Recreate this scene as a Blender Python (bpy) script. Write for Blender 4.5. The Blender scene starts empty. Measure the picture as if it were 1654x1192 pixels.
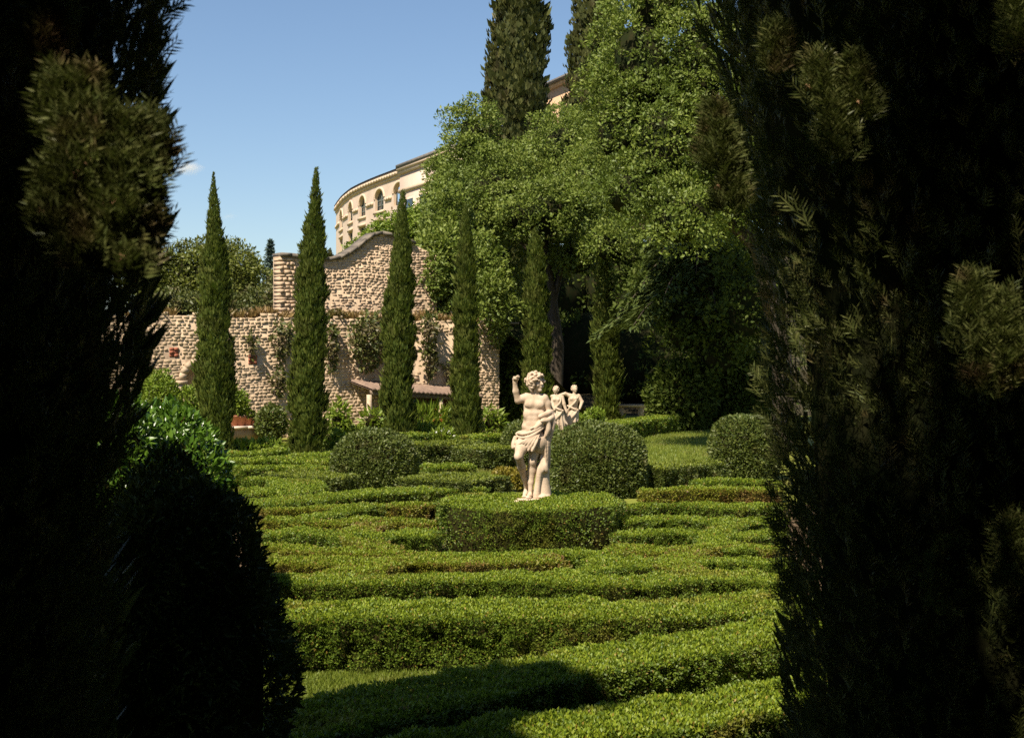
import bpy, math, random
import numpy as np
from mathutils import Vector

random.seed(7)
RNG = np.random.default_rng(11)
SC = bpy.context.scene
COL = SC.collection

# ------------------------------------------------------------------ camera, sky, sun, exposure
F = 2272.0                      # focal length in photo pixels (photo 1654 wide)
CAM_Z = 2.75
HZ = 584.0                      # horizon row in the photo
cam_d = bpy.data.cameras.new('camera')
cam = bpy.data.objects.new('camera', cam_d)
COL.objects.link(cam)
cam.location = (0, 0, CAM_Z)
cam.rotation_euler = (math.radians(90 - math.degrees(math.atan(12 / F))), 0, 0)
cam_d.sensor_width = 36.0
cam_d.lens = 36.0 * F / 1654.0
cam_d.clip_start = 0.05
cam_d.clip_end = 6000
cam_d.dof.use_dof = True
cam_d.dof.focus_distance = 22.0
cam_d.dof.aperture_fstop = 9.0
SC.camera = cam

SUN_EL = math.radians(54)
TRAV = np.array([0.50, 0.866])
TRAV = TRAV / np.linalg.norm(TRAV)
SUN_TO = np.array([-TRAV[0] * math.cos(SUN_EL), -TRAV[1] * math.cos(SUN_EL), math.sin(SUN_EL)])

world = bpy.data.worlds.new('World')
SC.world = world
world.use_nodes = True
nt = world.node_tree
sky = nt.nodes.new('ShaderNodeTexSky')
sky.sky_type = 'NISHITA'
sky.sun_disc = False
sky.sun_elevation = SUN_EL
sky.sun_rotation = math.atan2(SUN_TO[0], SUN_TO[1]) % (2 * math.pi)
sky.altitude = 100
sky.air_density = 1.0
sky.dust_density = 0.35
sky.ozone_density = 3.2
bg = nt.nodes['Background']
bg.inputs['Strength'].default_value = 0.060
nt.links.new(sky.outputs[0], bg.inputs['Color'])

sd = bpy.data.lights.new('sun', 'SUN')
sd.energy = 4.6
sd.angle = math.radians(0.5)
sd.color = (1.0, 0.90, 0.74)
sun = bpy.data.objects.new('sun', sd)
COL.objects.link(sun)
sun.location = (-20, -10, 40)
sun.rotation_euler = Vector(-SUN_TO).to_track_quat('-Z', 'Y').to_euler()

SC.view_settings.view_transform = 'Standard'
SC.view_settings.look = 'None'
SC.view_settings.gamma = 1.0
SC.view_settings.use_curve_mapping = False
SC.view_settings.exposure = 1.08
SC.render.engine = 'CYCLES'
SC.cycles.max_bounces = 5
SC.cycles.diffuse_bounces = 3
SC.cycles.transmission_bounces = 4
SC.cycles.transparent_max_bounces = 4
SC.cycles.volume_bounces = 1
SC.cycles.use_denoising = False


# ------------------------------------------------------------------ helpers
def at(px, py, z):
    """photo pixel -> ground-plan point on the level z"""
    Y = (CAM_Z - z) * F / (py - HZ)
    return np.array([(px - 827) / F * Y, Y])


def pt(px, py, Y):
    """photo pixel at depth Y -> world point"""
    return np.array([(px - 827) / F * Y, Y, CAM_Z + (HZ - py) / F * Y])


def norm(a):
    return a / np.maximum(np.linalg.norm(a, axis=-1, keepdims=True), 1e-9)


def _hash(i, j, k, seed):
    n = (i * 374761393 + j * 668265263 + k * 2147483647 + seed * 144665) & 0xFFFFFFFF
    n = ((n ^ (n >> 13)) * 1274126177) & 0xFFFFFFFF
    n = n ^ (n >> 16)
    return (n & 0xFFFF) / 65535.0


def vnoise(p, scale=1.0, seed=0):
    """value noise in -1..1"""
    q = np.asarray(p, dtype=np.float64) * scale
    b = np.floor(q).astype(np.int64)
    f = q - b
    f = f * f * (3 - 2 * f)
    r = 0
    for dx in (0, 1):
        wx = f[:, 0] if dx else 1 - f[:, 0]
        for dy in (0, 1):
            wy = f[:, 1] if dy else 1 - f[:, 1]
            for dz in (0, 1):
                wz = f[:, 2] if dz else 1 - f[:, 2]
                r = r + wx * wy * wz * _hash(b[:, 0] + dx, b[:, 1] + dy, b[:, 2] + dz, seed)
    return r * 2 - 1


def tag(o, label=None, cat=None, group=None, kind=None):
    if label: o['label'] = label
    if cat: o['category'] = cat
    if group: o['group'] = group
    if kind: o['kind'] = kind
    return o


def empty(name, loc, label=None, cat=None, group=None):
    o = bpy.data.objects.new(name, None)
    o.empty_display_size = 0.2
    COL.objects.link(o)
    o.location = tuple(float(v) for v in loc)
    return tag(o, label, cat, group)


class MB:
    """collects geometry in world coordinates, faces of 3 or 4 corners"""
    def __init__(self):
        self.v, self.f, self.n = [], [], 0

    def add(self, V, Fc, m=0):
        V = np.asarray(V, dtype=np.float32).reshape(-1, 3)
        Fc = np.asarray(Fc, dtype=np.int64)
        self.v.append(V)
        self.f.append((Fc + self.n, m))
        self.n += len(V)
        return self

    def box(self, x0, x1, y0, y1, z0, z1, m=0):
        V = [(x, y, z) for x in (x0, x1) for y in (y0, y1) for z in (z0, z1)]
        return self.add(V, BOXF, m)

    def hexa(self, corners, m=0):
        """corners ordered like box: index = 4*ix+2*iy+iz"""
        return self.add(corners, BOXF, m)

    def lathe(self, prof, c=(0, 0, 0), n=16, m=0, cap=True):
        c = np.array(c)
        V, Fq = [], []
        for r, z in prof:
            a = np.arange(n) * 2 * math.pi / n
            V.append(np.stack([r * np.cos(a), r * np.sin(a), np.full(n, z)], 1) + c)
        V = np.concatenate(V)
        for i in range(len(prof) - 1):
            for j in range(n):
                k = (j + 1) % n
                Fq.append((i * n + j, i * n + k, (i + 1) * n + k, (i + 1) * n + j))
        self.add(V, Fq, m)
        if cap:
            for i in (0, len(prof) - 1):
                if prof[i][0] > 1e-4:
                    ring = V[i * n:(i + 1) * n]
                    ctr = ring.mean(0)
                    Fa = [(j, (j + 1) % n, n) if i else ((j + 1) % n, j, n) for j in range(n)]
                    self.add(np.vstack([ring, ctr]), Fa, m)
        return self

    def tube(self, pts, rad, n=8, m=0):
        pts = np.asarray(pts, dtype=float)
        rad = np.broadcast_to(np.asarray(rad, dtype=float), (len(pts),))
        V = []
        for i, p in enumerate(pts):
            d = pts[min(i + 1, len(pts) - 1)] - pts[max(i - 1, 0)]
            d = d / (np.linalg.norm(d) + 1e-9)
            u = np.cross(d, (0.31, 0.95, 0.05)); u /= np.linalg.norm(u) + 1e-9
            w = np.cross(d, u)
            a = np.arange(n) * 2 * math.pi / n
            V.append(p + rad[i] * (np.cos(a)[:, None] * u + np.sin(a)[:, None] * w))
        V = np.concatenate(V)
        Fq = []
        for i in range(len(pts) - 1):
            for j in range(n):
                k = (j + 1) % n
                Fq.append((i * n + j, i * n + k, (i + 1) * n + k, (i + 1) * n + j))
        self.add(V, Fq, m)
        for i in (0, len(pts) - 1):
            ring = V[i * n:(i + 1) * n]
            self.add(np.vstack([ring, ring.mean(0)]), [(j, (j + 1) % n, n) for j in range(n)], m)
        return self

    def build(self, name, mats, parent=None, smooth=False, kind=None, label=None):
        me = bpy.data.meshes.new(name)
        V = np.concatenate(self.v) if self.v else np.zeros((0, 3), np.float32)
        if parent is not None:
            V = V - np.array(parent['_w'] if '_w' in parent.keys() else world_loc(parent), dtype=np.float32)
        me.vertices.add(len(V))
        me.vertices.foreach_set('co', V.astype(np.float32).ravel())
        tot, idx, mi = [], [], []
        for Fc, m in self.f:
            if len(Fc) == 0: continue
            tot.append(np.full(len(Fc), Fc.shape[1], np.int32))
            idx.append(Fc.ravel().astype(np.int32))
            mi.append(np.full(len(Fc), m, np.int32))
        tot = np.concatenate(tot); idx = np.concatenate(idx); mi = np.concatenate(mi)
        me.loops.add(len(idx))
        me.loops.foreach_set('vertex_index', idx)
        me.polygons.add(len(tot))
        st = np.concatenate([[0], np.cumsum(tot)[:-1]]).astype(np.int32)
        me.polygons.foreach_set('loop_start', st)
        me.polygons.foreach_set('loop_total', tot)
        me.polygons.foreach_set('material_index', mi)
        if smooth:
            me.polygons.foreach_set('use_smooth', np.ones(len(tot), dtype=bool))
        me.update(calc_edges=True)
        for mt in (mats if isinstance(mats, (list, tuple)) else [mats]):
            me.materials.append(mt)
        o = bpy.data.objects.new(name, me)
        COL.objects.link(o)
        if parent is not None: o.parent = parent
        if kind: o['kind'] = kind
        if label: o['label'] = label
        return o


BOXF = [(0, 1, 3, 2), (4, 6, 7, 5), (0, 4, 5, 1), (2, 3, 7, 6), (0, 2, 6, 4), (1, 5, 7, 3)]


def world_loc(o):
    p = np.zeros(3)
    while o is not None:
        p += np.array(o.location)
        o = o.parent
    return p


def leaf_geo(P, A, N, L, W, fold=0.15):
    """one folded diamond leaf per row: base, right, tip, left; two triangles"""
    P = np.asarray(P); n = len(P)
    A = norm(A)
    N = norm(N - (N * A).sum(1, keepdims=True) * A)
    B = np.cross(A, N)
    L = np.broadcast_to(np.asarray(L, float), (n,))[:, None]
    W = np.broadcast_to(np.asarray(W, float), (n,))[:, None]
    mid = P + A * L * 0.45
    V = np.stack([P, mid + B * W / 2 + N * W * fold, P + A * L, mid - B * W / 2 + N * W * fold], 1).reshape(-1, 3)
    i = np.arange(n)[:, None] * 4
    Fc = np.concatenate([i + [[0, 1, 2]], i + [[0, 2, 3]]], 0)
    return V, Fc


def rand3(n):
    return norm(RNG.normal(size=(n, 3)))


# ------------------------------------------------------------------ materials
def new_mat(name):
    m = bpy.data.materials.new(name)
    m.use_nodes = True
    t = m.node_tree
    return m, t, t.nodes['Principled BSDF'], t.nodes['Material Output']


def node(t, typ, **kw):
    n = t.nodes.new(typ)
    for k, v in kw.items(): setattr(n, k, v)
    return n


def mixc(t, fac, a, b):
    n = node(t, 'ShaderNodeMix', data_type='RGBA')
    for s, v in ((n.inputs[0], fac), (n.inputs[6], a), (n.inputs[7], b)):
        if hasattr(v, 'is_linked'): t.links.new(v, s)
        elif isinstance(v, (int, float)): s.default_value = v
        else: s.default_value = (*v, 1)
    return n.outputs[2]


def noise_fac(t, scale, lo, hi, detail=3, coord='Object', rough=0.6, stretch=None):
    tc = node(t, 'ShaderNodeTexCoord')
    src = tc.outputs[coord]
    if stretch:
        mp = node(t, 'ShaderNodeMapping')
        mp.inputs['Scale'].default_value = stretch
        t.links.new(src, mp.inputs[0]); src = mp.outputs[0]
    nz = node(t, 'ShaderNodeTexNoise')
    nz.inputs['Scale'].default_value = scale
    nz.inputs['Detail'].default_value = detail
    nz.inputs['Roughness'].default_value = rough
    t.links.new(src, nz.inputs['Vector'])
    mr = node(t, 'ShaderNodeMapRange')
    mr.inputs[1].default_value = lo; mr.inputs[2].default_value = hi
    t.links.new(nz.outputs['Fac'], mr.inputs[0])
    return mr.outputs[0]


def leaf_mat(name, a, b, c=None, c_scale=1.5, c_lo=0.58, c_hi=0.68, transl=0.3, rough=0.5, spec=0.35, d=None, d_share=0.05):
    """leaf colours vary leaf by leaf between a and b; c = patches of older or dry growth; d = odd single leaves"""
    m, t, bs, out = new_mat(name)
    g = node(t, 'ShaderNodeNewGeometry')
    col = mixc(t, g.outputs['Random Per Island'], a, b)
    if c:
        col = mixc(t, noise_fac(t, c_scale, c_lo, c_hi), col, c)
    if d:
        gt = node(t, 'ShaderNodeMath', operation='FRACT')
        mu = node(t, 'ShaderNodeMath', operation='MULTIPLY')
        mu.inputs[1].default_value = 37.7
        t.links.new(g.outputs['Random Per Island'], mu.inputs[0])
        t.links.new(mu.outputs[0], gt.inputs[0])
        lt = node(t, 'ShaderNodeMath', operation='LESS_THAN')
        lt.inputs[1].default_value = d_share
        t.links.new(gt.outputs[0], lt.inputs[0])
        col = mixc(t, lt.outputs[0], col, d)
    t.links.new(col, bs.inputs['Base Color'])
    bs.inputs['Roughness'].default_value = rough
    bs.inputs['Specular IOR Level'].default_value = spec
    tr = node(t, 'ShaderNodeBsdfTranslucent')
    tint = mixc(t, 0.35, col, (a[0] * 1.2, a[1] * 1.25, a[2] * 0.4))
    t.links.new(tint, tr.inputs['Color'])
    mx = node(t, 'ShaderNodeMixShader')
    mx.inputs[0].default_value = transl
    t.links.new(bs.outputs[0], mx.inputs[1]); t.links.new(tr.outputs[0], mx.inputs[2])
    t.links.new(mx.outputs[0], out.inputs['Surface'])
    return m


def rough_mat(name, a, b, scale=4, lo=0.35, hi=0.65, rough=0.85, bump=0.0, bscale=20, c=None, cscale=0.8, clo=0.5, chi=0.65, stretch=None, spec=0.2):
    m, t, bs, out = new_mat(name)
    col = mixc(t, noise_fac(t, scale, lo, hi, stretch=stretch), a, b)
    if c: col = mixc(t, noise_fac(t, cscale, clo, chi, detail=5, stretch=stretch), col, c)
    t.links.new(col, bs.inputs['Base Color'])
    bs.inputs['Roughness'].default_value = rough
    bs.inputs['Specular IOR Level'].default_value = spec
    if bump:
        bp = node(t, 'ShaderNodeBump')
        bp.inputs['Strength'].default_value = bump
        bp.inputs['Distance'].default_value = 0.02
        t.links.new(noise_fac(t, bscale, 0, 1, detail=6), bp.inputs['Height'])
        t.links.new(bp.outputs[0], bs.inputs['Normal'])
    return m


def island_mat(name, a, b, c=None, rough=0.9, bump=0.4, bscale=30, cs=0.6, clo=0.5, chi=0.7):
    """stones: every piece its own tone, stained in patches"""
    m, t, bs, out = new_mat(name)
    g = node(t, 'ShaderNodeNewGeometry')
    col = mixc(t, g.outputs['Random Per Island'], a, b)
    if c: col = mixc(t, noise_fac(t, cs, clo, chi, detail=5), col, c)
    col = mixc(t, noise_fac(t, 14, 0.4, 0.75), col, tuple(v * 0.75 for v in a))
    t.links.new(col, bs.inputs['Base Color'])
    bs.inputs['Roughness'].default_value = rough
    bs.inputs['Specular IOR Level'].default_value = 0.15
    bp = node(t, 'ShaderNodeBump')
    bp.inputs['Strength'].default_value = bump
    bp.inputs['Distance'].default_value = 0.03
    t.links.new(noise_fac(t, bscale, 0, 1, detail=6), bp.inputs['Height'])
    t.links.new(bp.outputs[0], bs.inputs['Normal'])
    return m


M = {}
M['box_leaf'] = leaf_mat('box_leaf', (0.065, 0.115, 0.011), (0.150, 0.200, 0.020), (0.15, 0.135, 0.022), 1.6, 0.56, 0.72, 0.33, d=(0.22, 0.15, 0.03), d_share=0.035)
M['box_leaf_dry'] = leaf_mat('box_leaf_dry', (0.13, 0.15, 0.014), (0.22, 0.215, 0.022), (0.17, 0.10, 0.035), 1.3, 0.50, 0.66, 0.3, d=(0.25, 0.14, 0.04), d_share=0.08)
M['box_tip'] = leaf_mat('box_tip', (0.145, 0.215, 0.014), (0.265, 0.315, 0.022), (0.25, 0.22, 0.03), 1.4, 0.58, 0.74, 0.38, d=(0.30, 0.22, 0.04), d_share=0.02)
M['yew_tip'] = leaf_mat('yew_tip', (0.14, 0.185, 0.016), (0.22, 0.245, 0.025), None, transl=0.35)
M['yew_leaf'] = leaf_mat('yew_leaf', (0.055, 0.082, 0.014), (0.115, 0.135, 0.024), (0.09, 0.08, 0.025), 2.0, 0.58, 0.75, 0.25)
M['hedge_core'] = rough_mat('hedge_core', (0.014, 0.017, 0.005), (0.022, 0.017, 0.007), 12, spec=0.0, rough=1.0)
M['cypress_leaf'] = leaf_mat('cypress_leaf', (0.052, 0.082, 0.013), (0.122, 0.142, 0.022), (0.105, 0.105, 0.026), 0.9, 0.52, 0.72, 0.22)
M['cypress_old'] = leaf_mat('cypress_old', (0.050, 0.062, 0.016), (0.105, 0.108, 0.028), (0.095, 0.078, 0.032), 0.6, 0.5, 0.7, 0.2)
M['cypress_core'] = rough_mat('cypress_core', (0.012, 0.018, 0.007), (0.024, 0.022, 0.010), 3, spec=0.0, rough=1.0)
M['cypress_near'] = leaf_mat('cypress_near', (0.062, 0.082, 0.019), (0.130, 0.138, 0.040), (0.15, 0.095, 0.048), 5, 0.55, 0.7, 0.25)
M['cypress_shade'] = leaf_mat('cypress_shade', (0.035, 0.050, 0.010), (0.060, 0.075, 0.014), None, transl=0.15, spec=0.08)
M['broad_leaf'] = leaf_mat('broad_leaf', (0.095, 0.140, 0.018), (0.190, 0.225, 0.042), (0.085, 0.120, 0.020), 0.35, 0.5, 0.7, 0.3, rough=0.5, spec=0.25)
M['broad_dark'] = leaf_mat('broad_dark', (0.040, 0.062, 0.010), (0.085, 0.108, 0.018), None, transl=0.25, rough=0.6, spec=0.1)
M['olive_leaf'] = leaf_mat('olive_leaf', (0.085, 0.110, 0.015), (0.155, 0.165, 0.024), (0.07, 0.075, 0.018), 0.4, 0.5, 0.7, 0.3)
M['fresh_leaf'] = leaf_mat('fresh_leaf', (0.120, 0.190, 0.015), (0.205, 0.255, 0.030), None, transl=0.35)
M['laurel_leaf'] = leaf_mat('laurel_leaf', (0.055, 0.125, 0.012), (0.120, 0.210, 0.022), None, transl=0.3, rough=0.3, spec=0.6)
M['cedar_leaf'] = leaf_mat('cedar_leaf', (0.045, 0.068, 0.016), (0.085, 0.108, 0.022), None, transl=0.2)
M['blue_conifer'] = leaf_mat('blue_conifer', (0.050, 0.085, 0.075), (0.095, 0.135, 0.110), None, transl=0.15)
M['ivy_leaf'] = leaf_mat('ivy_leaf', (0.060, 0.080, 0.016), (0.115, 0.120, 0.028), (0.105, 0.075, 0.035), 0.8, 0.5, 0.68, 0.25)
M['golden_leaf'] = leaf_mat('golden_leaf', (0.16, 0.14, 0.016), (0.25, 0.19, 0.022), (0.12, 0.12, 0.02), 3, 0.5, 0.65, 0.3)
M['dry_grass'] = leaf_mat('dry_grass', (0.20, 0.13, 0.05), (0.30, 0.20, 0.08), (0.12, 0.12, 0.03), 0.7, 0.5, 0.65, 0.3)
M['grass_blade'] = leaf_mat('grass_blade', (0.105, 0.150, 0.016), (0.185, 0.220, 0.028), (0.17, 0.15, 0.04), 0.6, 0.55, 0.72, 0.35)
M['petal_orange'] = leaf_mat('petal_orange', (0.75, 0.25, 0.06), (0.85, 0.42, 0.15), None, transl=0.3)
M['petal_pink'] = leaf_mat('petal_pink', (0.75, 0.30, 0.28), (0.85, 0.55, 0.45), None, transl=0.3)
M['petal_white'] = leaf_mat('petal_white', (0.75, 0.75, 0.68), (0.85, 0.85, 0.80), None, transl=0.3)
M['bark'] = rough_mat('bark', (0.040, 0.031, 0.022), (0.075, 0.058, 0.042), 6, bump=0.6, bscale=18, stretch=(1, 1, 0.2))
M['cone'] = rough_mat('cone', (0.17, 0.09, 0.045), (0.26, 0.15, 0.08), 30, bump=0.5, bscale=60)
M['lawn'] = rough_mat('lawn', (0.125, 0.150, 0.018), (0.190, 0.195, 0.030), 1.6, 0.3, 0.7, c=(0.21, 0.19, 0.045), cscale=0.35, bump=0.5, bscale=60)
M['soil'] = rough_mat('soil', (0.085, 0.055, 0.032), (0.17, 0.11, 0.06), 8, bump=0.7, bscale=40)
M['litter'] = rough_mat('litter', (0.030, 0.026, 0.012), (0.055, 0.045, 0.022), 3, bump=0.8, bscale=15)
M['marble'] = rough_mat('marble', (0.50, 0.385, 0.28), (0.43, 0.315, 0.215), 9, 0.4, 0.7, rough=0.75, bump=0.25, bscale=55, c=(0.33, 0.235, 0.155), cscale=4.5, clo=0.50, chi=0.74, stretch=(1, 1, 0.35))
M['marble_grey'] = rough_mat('marble_grey', (0.52, 0.42, 0.31), (0.40, 0.30, 0.20), 7, rough=0.8, bump=0.3, bscale=40)
M['stone'] = island_mat('stone', (0.54, 0.40, 0.265), (0.43, 0.31, 0.20), (0.26, 0.19, 0.13), cs=0.35, clo=0.52, chi=0.72)
M['rubble'] = island_mat('rubble', (0.56, 0.405, 0.275), (0.45, 0.315, 0.21), (0.30, 0.21, 0.14), cs=0.4, clo=0.52, chi=0.7)
M['mortar'] = rough_mat('mortar', (0.48, 0.36, 0.245), (0.38, 0.275, 0.185), 3, bump=0.4, bscale=14, c=(0.22, 0.16, 0.11), cscale=0.5, rough=0.95)
M['plaster_ochre'] = rough_mat('plaster_ochre', (0.46, 0.33, 0.22), (0.34, 0.23, 0.15), 1.2, bump=0.3, c=(0.25, 0.16, 0.11), cscale=0.7)
M['dressed'] = rough_mat('dressed', (0.46, 0.35, 0.24), (0.38, 0.28, 0.19), 5, bump=0.2)
M['pale_stone'] = rough_mat('pale_stone', (0.60, 0.47, 0.38), (0.50, 0.38, 0.30), 5, bump=0.2)
M['pink_stone'] = rough_mat('pink_stone', (0.64, 0.45, 0.36), (0.52, 0.35, 0.27), 6, bump=0.15)
M['coping'] = rough_mat('coping', (0.11, 0.095, 0.08), (0.20, 0.165, 0.13), 5, bump=0.5)
M['brick'] = rough_mat('brick', (0.36, 0.12, 0.07), (0.26, 0.09, 0.055), 10, bump=0.4)
M['red_plaster'] = rough_mat('red_plaster', (0.24, 0.095, 0.06), (0.17, 0.07, 0.045), 2.5, bump=0.3)
M['terracotta'] = rough_mat('terracotta', (0.42, 0.17, 0.09), (0.33, 0.13, 0.07), 10, bump=0.1)
M['wood'] = rough_mat('wood', (0.22, 0.16, 0.11), (0.14, 0.10, 0.07), 9, bump=0.4, stretch=(1, 1, 0.2))
M['roof_tile'] = rough_mat('roof_tile', (0.24, 0.165, 0.12), (0.16, 0.11, 0.085), 5, bump=0.5)
M['facade'] = rough_mat('facade', (0.57, 0.45, 0.36), (0.51, 0.395, 0.31), 0.6, bump=0.05)
M['facade_trim'] = rough_mat('facade_trim', (0.56, 0.42, 0.30), (0.50, 0.37, 0.26), 2, bump=0.1)
M['facade_peach'] = rough_mat('facade_peach', (0.50, 0.33, 0.20), (0.45, 0.29, 0.175), 1.2)
M['frame_dark'] = rough_mat('frame_dark', (0.10, 0.12, 0.11), (0.14, 0.16, 0.14), 5, rough=0.5)
M['eave'] = rough_mat('eave', (0.10, 0.09, 0.085), (0.17, 0.15, 0.13), 3)
g_, t_, b_, o_ = new_mat('window_glass')
b_.inputs['Base Color'].default_value = (0.035, 0.05, 0.055, 1)
b_.inputs['Roughness'].default_value = 0.12
b_.inputs['Specular IOR Level'].default_value = 0.8
M['glass'] = g_
g_, t_, b_, o_ = new_mat('wall_shadow_door')
b_.inputs['Base Color'].default_value = (0.10, 0.075, 0.055, 1)
b_.inputs['Roughness'].default_value = 0.9
M['door_dark'] = g_

# ------------------------------------------------------------------ ground
gm = MB()
xs = [-3000, -300, -80, -30, -10, 0, 10, 30, 80, 300, 3000]
ys = [-3000, -200, -40, 0, 10, 20, 30, 40, 50, 60, 75, 110, 200, 600, 3000]
V = [(x, y, 0) for x in xs for y in ys]
ny = len(ys)
gm.add(V, [(i * ny + j, (i + 1) * ny + j, (i + 1) * ny + j + 1, i * ny + j + 1) for i in range(len(xs) - 1) for j in range(ny - 1)])
tag(gm.build('lawn', M['lawn']), kind='structure')

# bed of bare earth between the box hedges of the parterre
bed = MB()
poly = [(-2.3, 12.35), (4.6, 12.35), (7.5, 22), (8.5, 27.5), (-1.0, 26.0), (-6.0, 24.0), (-4.2, 17)]
bed.add([(x, y, 0.004) for x, y in poly], [[0, 1, 2], [0, 2, 3], [0, 3, 4], [0, 4, 5], [0, 5, 6]])
tag(bed.build('garden_soil', M['soil']), kind='structure')

# wall line: everything near the wall is laid out along (u along the wall, s behind it)
WA = np.array([-12.2, 48.0]); WU = np.array([math.cos(math.radians(33)), math.sin(math.radians(33))]); WN = np.array([-WU[1], WU[0]])


def wp(u, s, z):
    p = WA + WU * u + WN * s
    return np.array([p[0], p[1], z])


def wall_u(px, s=0.0):
    """wall coordinate u seen at photo column px"""
    r = (px - 827) / F
    a = WA + WN * s
    return (r * a[1] - a[0]) / (WU[0] - r * WU[1])


def wall_z(px, py, s=0.0):
    u = wall_u(px, s)
    return CAM_Z + (HZ - py) / F * wp(u, s, 0)[1]


hm = MB()
U_END = wall_u(806)
us = np.concatenate([np.linspace(-70, U_END, 40), U_END + np.array([.6, 1.5, 3, 5, 7])]); ss = np.concatenate([[0.35], np.linspace(1, 30, 15), np.linspace(36, 160, 12)])
V = []
for u in us:
    for s in ss:
        p = wp(u, s, 0)
        lat = min(max((p[0] / max(p[1], 1) + 0.17) / 0.06, 0), 1); lat = lat * lat * (3 - 2 * lat)
        z = 3.95 + (0.02 + 0.11 * lat) * min(s, 60) + 0.3 * math.sin(u * 0.3) * min(s / 10, 1)
        e = min(max((u - U_END) / 6, 0), 1); z = z * (1 - e * e * (3 - 2 * e)) - (0.3 if e > 0.99 else 0)
        V.append(wp(u, s, z))
ns = len(ss)
hm.add(V, [(i * ns + j, (i + 1) * ns + j, (i + 1) * ns + j + 1, i * ns + j + 1) for i in range(len(us) - 1) for j in range(ns - 1)])
tag(hm.build('hillside', M['litter'], smooth=True), kind='structure')

hm = MB()
xs = np.linspace(-6, 70, 39); ys = np.linspace(63, 190, 50)
V = []
for x in xs:
    for y in ys:
        front = 73
        z = max(0.0, (y - front)) * 0.22
        z = min(z, 14) + 0.25 * math.sin(x * 1.3 + y * 0.7) * min(1, max(0, y - front) / 4) - 0.02
        V.append((x, y, z))
ny = len(ys)
hm.add(V, [(i * ny + j, (i + 1) * ny + j, (i + 1) * ny + j + 1, i * ny + j + 1) for i in range(len(xs) - 1) for j in range(ny - 1)])
tag(hm.build('wooded_slope', M['litter'], smooth=True), kind='structure')


# ------------------------------------------------------------------ foliage builders
def catmull(pts, n=8):
    pts = np.asarray(pts, float)
    if len(pts) == 2:
        t = np.linspace(0, 1, n + 1)[:, None]
        return pts[0] * (1 - t) + pts[1] * t
    P = np.vstack([2 * pts[0] - pts[1], pts, 2 * pts[-1] - pts[-2]])
    out = []
    for i in range(1, len(P) - 2):
        p0, p1, p2, p3 = P[i - 1:i + 3]
        for t in np.linspace(0, 1, n, endpoint=False):
            out.append(0.5 * ((2 * p1) + (-p0 + p2) * t + (2 * p0 - 5 * p1 + 4 * p2 - p3) * t * t + (-p0 + 3 * p1 - 3 * p2 + p3) * t ** 3))
    out.append(P[-2])
    return np.array(out)


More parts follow.
